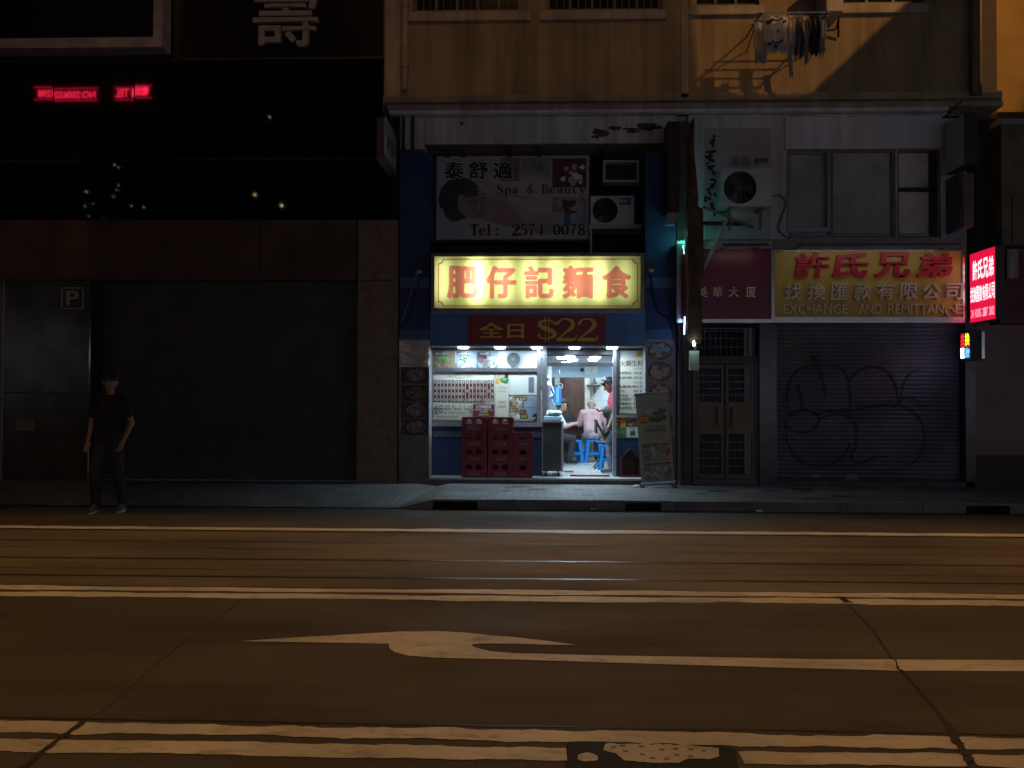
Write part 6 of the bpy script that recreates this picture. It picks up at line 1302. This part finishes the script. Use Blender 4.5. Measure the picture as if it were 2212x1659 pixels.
def fchair(X,Y,rz,lab):
    t=thing('folding_chair',lab,'chair',(X,Y,FLZ)); R_=Matrix.Rotation(rz,3,'Z'); P_=lambda x,y,z: Vector((X,Y,FLZ))+R_@Vector((x,y,z))
    blk=M('chair_black',(.018,.018,.02),.45)
    def bx(x0,x1,y0,y1,z0,z1): 
        m_=MB(); m_.box(x0,x1,y0,y1,z0,z1,blk); m_.v=[P_(*v) for v in m_.v]; return m_
    bx(-.2,.2,-.2,.2,.44,.47).build('seat',t,bevel=.01); bx(-.2,.2,.19,.22,.62,.86).build('backrest',t,bevel=.01)
    for sx in (-1,1):
        m_=MB(); m_.cyl(P_(sx*.19,-.26,0),P_(sx*.19,.21,.84),.012,.012,dark,8); m_.build('leg',t)
        m_=MB(); m_.cyl(P_(sx*.17,.24,0),P_(sx*.17,-.16,.45),.012,.012,dark,8); m_.build('leg',t)
    return t
fchair(px_x(1313,14.25,950),14.3,math.pi*.5,'black folding chair left of the standing person in red')
fchair(px_x(1243,16.3,950),16.75,0.0,'dark folding chair at the white table in front of the brown door')

# ================================================================== PEOPLE
skn=M('skin',(.45,.27,.19),.5,0,.08,10); HT=True; hairm=M('hair_black',(.015,.012,.011),.5,0,.2,40)
def person(lab,loc,rz,J,clothes,hair=hairm,vox=.011,skin=skn,bald=False,rsc=1.0):
    t=thing('person',lab,'person',loc); R_=Matrix.Rotation(rz,3,'Z')
    W=lambda p: tuple(Vector(loc)+R_@Vector(p))
    j={k:Vector(v) for k,v in J.items()}
    def cap(mb,a,b,ra,rb,m): mb.capsule(W(a),W(b),ra,rb,m)
    def torso(mb,m,e=0):
        p,c,n=j['pelvis'],j['chest'],j['neck']; mid=(p+c)/2
        xx=(j['sr']-j['sl']).normalized()
        for k,(q,wd,dp) in enumerate(((p,.105,.10),(p*.6+c*.4,.09,.095),(mid*.3+c*.7,.105,.105),(c,.115,.105))):
            for s_ in (-1,1): cap(mb,q+xx*s_*wd*.55,q+xx*s_*wd*.55+Vector((0,0,.01)),dp+e,dp+e,m)
        for s_ in (-1,1): cap(mb,p+xx*s_*.06,c+xx*s_*.07,.098+e,.10+e,m)
        cap(mb,j['sl']*.8+j['sr']*.2,j['sr']*.8+j['sl']*.2,.065+e,.065+e,m)
    head=j['head']; fwd=j['look'].normalized(); up=(head-j['neck']).normalized(); up=(up-fwd*up.dot(fwd)).normalized(); side=fwd.cross(up)
    mb=MB(); m=skin
    torso(mb,m); cap(mb,j['chest'],j['neck'],.06,.052,m); cap(mb,j['neck'],head-up*.03,.052,.05,m)
    hd=MB(); hd.ball((0,0,0),(1,1,1),m,20,14)
    for v in hd.v:
        x,y,z_=v; mb_w=.074*(1-.18*max(0,-z_)); 
        q=head+side*(x*mb_w)+fwd*(y*.094+.012*max(0,-z_))+up*(z_*.113); v.x,v.y,v.z=W(q)
    mb.add(hd.v,hd.f,m)
    cap(mb,head+fwd*.09+up*.012,head+fwd*.112-up*.022,.010,.016,m)          # nose
    cap(mb,head+fwd*.085-up*.055-side*.018,head+fwd*.085-up*.055+side*.018,.012,.012,m)
    cap(mb,head+fwd*.065-up*.088,head+fwd*.07-up*.09,.03,.03,m)
    for s_ in (-1,1): cap(mb,head+side*s_*.078-up*.01,head+side*s_*.080+up*.022-fwd*.008,.014,.017,m)
    for s_,(sh,el,wr) in (('l',('sl','el','wl')),('r',('sr','er','wr'))):
        cap(mb,j[sh],j[el],.048,.038,m); cap(mb,j[el],j[wr],.038,.026,m)
        d=(j[wr]-j[el]).normalized(); cr=Vector((0,0,1)).cross(d); cr=(cr.normalized() if cr.length>.2 else Vector((0,1,0)))
        cap(mb,j[wr],j[wr]+d*.085,.026,.032,m)
        pn=d.cross(cr).normalized()
        for k in range(4):
            o=j[wr]+d*.09+cr*(.027-.018*k); L=(.062,.075,.07,.052)[k]; kn=o+d*L*.55+pn*.004; cap(mb,o,kn,.0095,.009,m); cap(mb,kn,kn+d*L*.4+pn*.028,.009,.0075,m)
        o=j[wr]+d*.03+cr*.03; cap(mb,o,o+d*.035+cr*.022+pn*.012,.012,.010,m); cap(mb,o+d*.035+cr*.022+pn*.012,o+d*.062+cr*.024+pn*.03,.010,.008,m)
    for s_ in 'lr':
        cap(mb,j['h'+s_],j['k'+s_],.082,.055,m); cap(mb,j['k'+s_],j['a'+s_],.054,.036,m); cap(mb,j['a'+s_],j['t'+s_],.035,.03,m)
    mb.build('body',t,remesh=vox)
    if not bald:
        mb=MB(); hd=MB(); hd.ball((0,0,0),(1,1,1),hair,20,14)
        for v in hd.v:
            x,y,z_=v; q=head-fwd*.012+up*.018+side*(x*.084)+fwd*(y*.098)+up*(z_*.115)
            if y>.2 and z_<.42: q=q-fwd*(.06*(1+y)); 
            if z_<-.35: q=q+up*(-.35-z_)*.08
            v.x,v.y,v.z=W(q)
        mb.add(hd.v,hd.f,hair)
        for q in range(26):
            a=random.uniform(0,6.28); e=random.uniform(-.1,1.3); x,y,z_=math.cos(a)*math.cos(e),math.sin(a)*math.cos(e),math.sin(e)
            if y>.35 and z_<.55: continue
            c0=head-fwd*.012+up*.018+side*(x*.08)+fwd*(y*.094)+up*(z_*.112); cap(mb,c0,c0-up*.035+fwd*.01*y+side*x*.008,.022,.012,hair)
        for q in range(7): c0=head+fwd*.066+side*(-.055+.018*q)+up*.085; cap(mb,c0,c0+fwd*.024-up*random.uniform(.025,.045),.02,.010,hair)
        mb.build('hair',t,remesh=.012)
    for s_ in (-1,1):
        mb=MB(); p=head+fwd*.084+side*s_*.031+up*.018; mb.ball(W(p),.0115,M('eye_white',(.6,.6,.58),.2),10,7); mb.ball(W(p+fwd*.007),.0065,M('eye_dark',(.01,.008,.006),.15),8,6); mb.build('eye',t)
    for (nm,kind,m,par) in clothes:
        mb=MB()
        if kind=='shirt':
            torso(mb,m,.014); cap(mb,j['chest'],j['neck']-Vector((0,0,.035)),.072,.066,m)
            for sh,el in (('sl','el'),('sr','er')): cap(mb,j[sh],j[sh]+(j[el]-j[sh])*par,.066,.060,m)
        elif kind=='trousers':
            p=j['pelvis']; xx=(j['sr']-j['sl']).normalized()
            for s_ in (-1,1): cap(mb,p+xx*s_*.065,p+xx*s_*.065+Vector((0,0,.04)),.112,.110,m)
            for s_ in 'lr':
                cap(mb,j['h'+s_],j['k'+s_],.098,.070,m); cap(mb,j['k'+s_],j['k'+s_]+(j['a'+s_]-j['k'+s_])*par,.070,.058,m)
        elif kind=='shoes':
            for s_ in 'lr': cap(mb,j['a'+s_]-Vector((0,0,.02)),j['t'+s_]+Vector((0,0,.0)),.046,.040,m)
        elif kind=='apron':
            p=j['pelvis']; cap(mb,p+Vector((-.09,-.04,.08)),p+Vector((.1,-.04,.08)),.12,.12,m); cap(mb,p+Vector((-.11,-.05,-.25)),p+Vector((.12,-.05,-.25)),.12,.12,m); cap(mb,p+Vector((0,-.05,0)),p+Vector((0,-.05,-.2)),.15,.15,m)
        elif kind=='soles':
            for s_ in 'lr':
                a_,b_=j['a'+s_],j['t'+s_]; cap(mb,Vector((a_.x,a_.y,.018)),Vector((b_.x,b_.y,.018)),.042,.036,m)
        mb.build(nm,t,remesh=.013)
    return t
# pedestrian
gx_,gy_=gnd(234,1107); 
J=dict(pelvis=(0,0,.93),chest=(.005,-.01,1.30),neck=(.015,-.02,1.47),head=(.03,-.045,1.615),look=(.45,-.9,-.22),sl=(-.185,0,1.405),sr=(.185,0,1.405),el=(-.25,.05,1.13),er=(.265,.03,1.12),wl=(-.25,-.03,.90),wr=(.215,-.07,.90),
  hl=(-.09,0,.90),hr=(.09,0,.90),kl=(-.12,-.10,.50),kr=(.11,.02,.50),al=(-.15,-.02,.09),ar=(.13,.10,.09),tl=(-.13,-.18,.045),tr=(.15,-.05,.045))
blkc=M('shirt_black',(.012,.012,.014),.85,0,.15,20); jean=M('jeans_dark',(.020,.022,.028),.8,0,.3,15,.2,60)
person('person in a black T-shirt and dark jeans walking in front of the garage',(gx_,gy_,.0),.0,J,skin=M('skin_shade',(.30,.17,.115),.55,0,.1,10),clothes=[('shirt','shirt',blkc,.62),('trousers','trousers',jean,.93),('shoe','shoes',M('shoe_dark',(.05,.045,.045),.6),0),('shoe_sole','soles',M('sole_grey',(.38,.37,.36),.6),0)])
# seated, pink shirt, back to the street
SIT=dict(pelvis=(0,0,.53),chest=(0,.10,.86),neck=(0,.17,1.00),head=(.0,.25,1.10),look=(0,.8,-.75),sl=(-.19,.08,.95),sr=(.19,.08,.95),el=(-.25,.20,.70),er=(.25,.20,.70),wl=(-.12,.42,.74),wr=(.12,.42,.74),
  hl=(-.09,.02,.52),hr=(.09,.02,.52),kl=(-.12,.42,.48),kr=(.12,.42,.48),al=(-.12,.36,.09),ar=(.12,.36,.09),tl=(-.12,.50,.045),tr=(.12,.50,.045))
X=px_x(1281,15.75,920)
person('bald person in a pink shirt sitting on a blue stool with back turned',(X,15.75,FLZ),.05,SIT,[('shirt','shirt',M('shirt_pink',(.62,.38,.40),.8,0,.08,8),.9),('trousers','trousers',M('trousers_grey',(.30,.27,.26),.8),.95),('shoe','shoes',M('shoe_black',(.02,.02,.02),.5),0)],bald=True)
mb=None
# seated, white shirt, behind the cabinet, facing right
X=px_x(1187,15.2,920)
person('person in a white shirt sitting mostly hidden behind the steel cabinet',(X,15.1,FLZ),-1.2,SIT,[('shirt','shirt',M('shirt_white',(.62,.68,.74),.8,0,.06,8),.85),('trousers','trousers',M('trousers_dark',(.03,.03,.035),.8),.95),('shoe','shoes',MATS['shoe_black'],0)])
X=px_x(1322,15.0,920)
person('person in a white top bending over a table behind the standing person in red',(X,15.0,FLZ),-1.3,dict(SIT,head=(.0,.30,1.02),neck=(0,.2,.97)),[('shirt','shirt',MATS['shirt_white'],.5),('trousers','trousers',MATS['trousers_dark'],.95),('shoe','shoes',MATS['shoe_black'],0)])
X=px_x(1332,13.45,900)
SD=dict(pelvis=(-.03,.0,.92),chest=(-.02,0,1.22),neck=(-.06,-.01,1.37),head=(-.135,-.03,1.46),look=(-.75,-.1,-.65),sl=(-.03,.17,1.31),sr=(-.03,-.17,1.31),el=(-.12,.22,1.05),er=(-.05,-.21,1.03),wl=(-.24,.06,1.04),wr=(-.13,-.17,.80),
  hl=(-.03,.09,.90),hr=(-.03,-.09,.90),kl=(-.05,.10,.50),kr=(-.12,-.11,.50),al=(-.02,.10,.09),ar=(-.10,-.12,.09),tl=(-.15,.10,.045),tr=(-.24,-.13,.045))
camo=M('camo_blue',(.12,.15,.20),.8,0,.75,9)
person('person in a red T-shirt and camouflage trousers standing in the shop doorway',(X,13.45,FLZ),0,SD,[('shirt','shirt',M('shirt_red',(.45,.03,.06),.8,0,.08,8),.55),('trousers','trousers',camo,.95),('apron','apron',M('apron_black',(.013,.013,.015),.7),0),('shoe','shoes',M('shoe_grey',(.12,.13,.15),.6),0)])
mb=MB(); p=Vector((X-.33,13.47,FLZ+1.06)); mb.box(p.x-.07,p.x+.07,p.y-.035,p.y+.035,p.z-.005,p.z+.005,black); o=mb.build('mobile_phone',bevel=.003); tag(o,'dark phone held by the standing person in red','phone')

# ================================================================== STREET LAMPS AND THE FAR SIDE OF THE STREET (outside the frame)
lampm=M('sodium_lens',(.8,.6,.3),.4,0,0,1,0,1,(1,.55,.15),20)
def hung_lamp(x,y,z,power,lab):
    t=thing('street_lamp',lab,'street lamp',(x,y,z+.15),'sodium street lamps hung over the tram lane')
    mb=MB(); mb.box(x-.35,x+.35,y-.16,y+.16,z+.15,z+.28,dark); mb.box(x-.8,x+.8,y+.16,y+.18,z-.43,z+.28,dark); mb.cyl((x,y,z+.28),(x,y,z+.6),.012,.012,dark,6); mb.build('lamp_head',t)  # wide plate on the facade side is added to cut the light at the kerb
    mb=MB(); mb.box(x-.25,x+.25,y-.1,y+.1,z+.10,z+.149,lampm); mb.build('lens',t)
    mb=MB(); mb.cyl((x,-8,z+1.6),(x,y,z+.6),.008,.008,dark,5); mb.cyl((x,y,z+.6),(x,12.4,z+1.6),.008,.008,dark,5); mb.build('span_wire',t)
    lamp('sodium_glow','SPOT',(x,y,z+.06),power,SODIUM,t,.05,(x,y,0),150,.5)
for x,pw,wd in ((-14,460,'far left'),(-5,430,'left'),(4,480,'right'),(13,900,'far right')):
    hung_lamp(x,6.8,8.6,pw,'sodium street lamp hung on a span wire, %s of the four'%wd)
# the lamp that rakes the upper right wall, with an added board shaped to shade it
LP=Vector((10.6,5.6,13.5)); t=thing('tall_street_lamp','tall sodium street lamp on a pole across the street, lighting the upper right wall','street lamp',(10.6,-3.2,0))
mb=MB(); mb.cyl((10.6,-3.2,0),(10.6,-3.2,13.9),.1,.07,dark,12); mb.build('pole',t); mb=MB(); mb.cyl((10.6,-3.2,13.9),(10.6,5.6,13.9),.05,.04,dark,8); mb.build('arm',t); mb=MB(); mb.box(10.3,10.9,5.3,5.9,13.7,13.9,dark); mb.build('lamp_head',t)
lamp('sodium_glow','SPOT',LP,1750,SODIUM,t,.05,(4.6,12.4,7.0),34,.15)
def board(pts,Yb,lab,LP=LP):  # added unseen boards, outlined to cast the wanted shadows on the wall
    P=[]
    for px,py in pts:
        x,z_=at(px,py,YU); f=(YU-Yb)/(YU-LP.y); P.append((x+(LP.x-x)*f, z_+(LP.z-z_)*f))
    mb=MB(); mb.plate(P,[],.06,M('blocker_dark',(.05,.05,.05),.6),frame(Yb)); tag(mb.build('light_blocker'),lab,'light blocker')
board([(2088,-113),(2088,212),(2107,224),(2700,150),(2700,1100),(300,1100),(300,236),(1720,231),(1732,222)],9.0,'unseen dark angular board added high over the street to shade the upper wall')
t=thing('tall_street_lamp','tall sodium lamp added across the street to lift the upper wall, straight behind the viewer','street lamp',(-1,-3.2,0))
LQ=Vector((-1,3.0,13.5)); mb=MB(); mb.cyl((-1,-3.2,0),(-1,-3.2,13.9),.1,.07,dark,12); mb.build('pole',t); mb=MB(); mb.cyl((-1,-3.2,13.9),(-1,3.0,13.9),.05,.04,dark,8); mb.build('arm',t); mb=MB(); mb.box(-1.3,-.7,2.7,3.3,13.7,13.9,dark); mb.build('lamp_head',t)
lamp('sodium_glow','SPOT',LQ,310,SODIUM,t,.04,(1.0,12.4,7.5),90,.2)  # added lamp, lifts the whole upper wall above the ledge
board([(200,242),(2800,228),(2800,1775),(200,1775)],6.0,'unseen long dark board added over the middle of the street to shade the lower facade',LQ)
board([(1492,232),(300,232),(300,-500),(1440,-500)],9.3,'second unseen dark board added high over the street to shade the wall, left of the angular one')
mb=MB(); mb.box(-70,70,-12,-8.2,0,34,M('opposite_wall',(.05,.047,.045),.8)); tag(mb.build('opposite_building'),'dark building across the street behind the viewer','building')
swm=M('added_glow',(.5,.5,.55),.4,0,.3,1.5,0,1,(.76,.80,1.0),1.35)  # added glow on the far side, brightens the facades
for k,(a,b) in enumerate(((-25,-19),(-3,0),(.6,4.2),(5,9),(9.6,13),(14,18),(19,24))):
    mb=MB(); mb.box(a,b,-8.19,-8.1,2.9 if k==0 else .7,3.5 if k==0 else 3.0,swm); tag(mb.build('fill_panel'),'glowing panel added across the street to light the facades, number %s from the left'%('one','two','three','four','five','six','seven')[k],'window','glowing panels added across the street')
lr12=M('led_sign_red',(.2,0,0),.4,0,0,1,0,1,(1,.02,.07),16)
t=thing('led_ticker','red LED ticker sign on the building across the street','LED sign',(-17.4,-6,13.2))
mb=MB(); mb.box(-20,-14.9,-6.1,-6.02,13.15,13.75,black); mb.box(-18,-17.5,-8.2,-6.1,13.3,13.6,dark); mb.build('case',t)
frK=(Vector((0,-6.01,0)),Vector((-1,0,0)),Vector((0,0,1)),Vector((0,1,0)))
mb=MB(); mb.text('NO:25063298',17.75,19.75,13.28,13.56,lr12,frK,0,.012); mb.text('TEL',16.4,16.95,13.3,13.62,lr12,frK,0,.02); mb.text('電話熱線',15.1,16.3,13.28,13.64,lr12,frK,0,.035)
for k in [q for q in range(52) if q<21 or q>27]: mb.add([(-15.0-.095*k,-6.012,13.655),(-15.05-.095*k,-6.012,13.655),(-15.05-.095*k,-6.012,13.675),(-15.0-.095*k,-6.012,13.675)],[(0,1,2,3)],lr12); mb.add([(-15.0-.095*k,-6.012,13.18),(-15.05-.095*k,-6.012,13.18),(-15.05-.095*k,-6.012,13.20),(-15.0-.095*k,-6.012,13.20)],[(0,1,2,3)],lr12)
mb.build('lettering',t)
for (x,z_,r,c,e,lab) in ((-10.3,8.9,.05,(1,.6,.3),7,'warm bulb on the building across the street'),(-9.3,8.5,.045,(1,.8,.5),9,'second warm bulb on the building across the street'),(-10.0,11.8,.022,(.8,.9,1),9,'cold bulb high on the building across the street')):
    mb=MB(); mb.ball((x,-4.2,z_),r,M('bulb_%d'%int(100+x*10),c,.4,0,0,1,0,1,c,e),10,8); mb.cyl((x,-8.2,z_+.1),(x,-4.2,z_+.1),.02,.02,dark,6); tag(mb.build('wall_lamp'),lab,'lamp')
mb=MB(); fl_=M('leaf_glint',(.7,.8,1),.4,0,0,1,0,1,(.55,.75,1),7)  # small glowing balls stand in for lit leaves mirrored in the glass
for k in range(17):
    q=random.choice(((-15.2,9.4,.15,.4),(-16.2,8.6,.2,.3),(-15.1,8.5,.4,.12),(-15.9,8.1,.2,.12),(-16.0,7.7,.5,.12)))
    mb.ball((q[0]+random.gauss(0,q[2]),-4.0,q[1]+random.gauss(0,q[3])),random.uniform(.01,.028),fl_,6,5)
tag(mb.build('leaf_glints'),'cluster of small glowing balls added for lit leaves across the street','leaf glints')
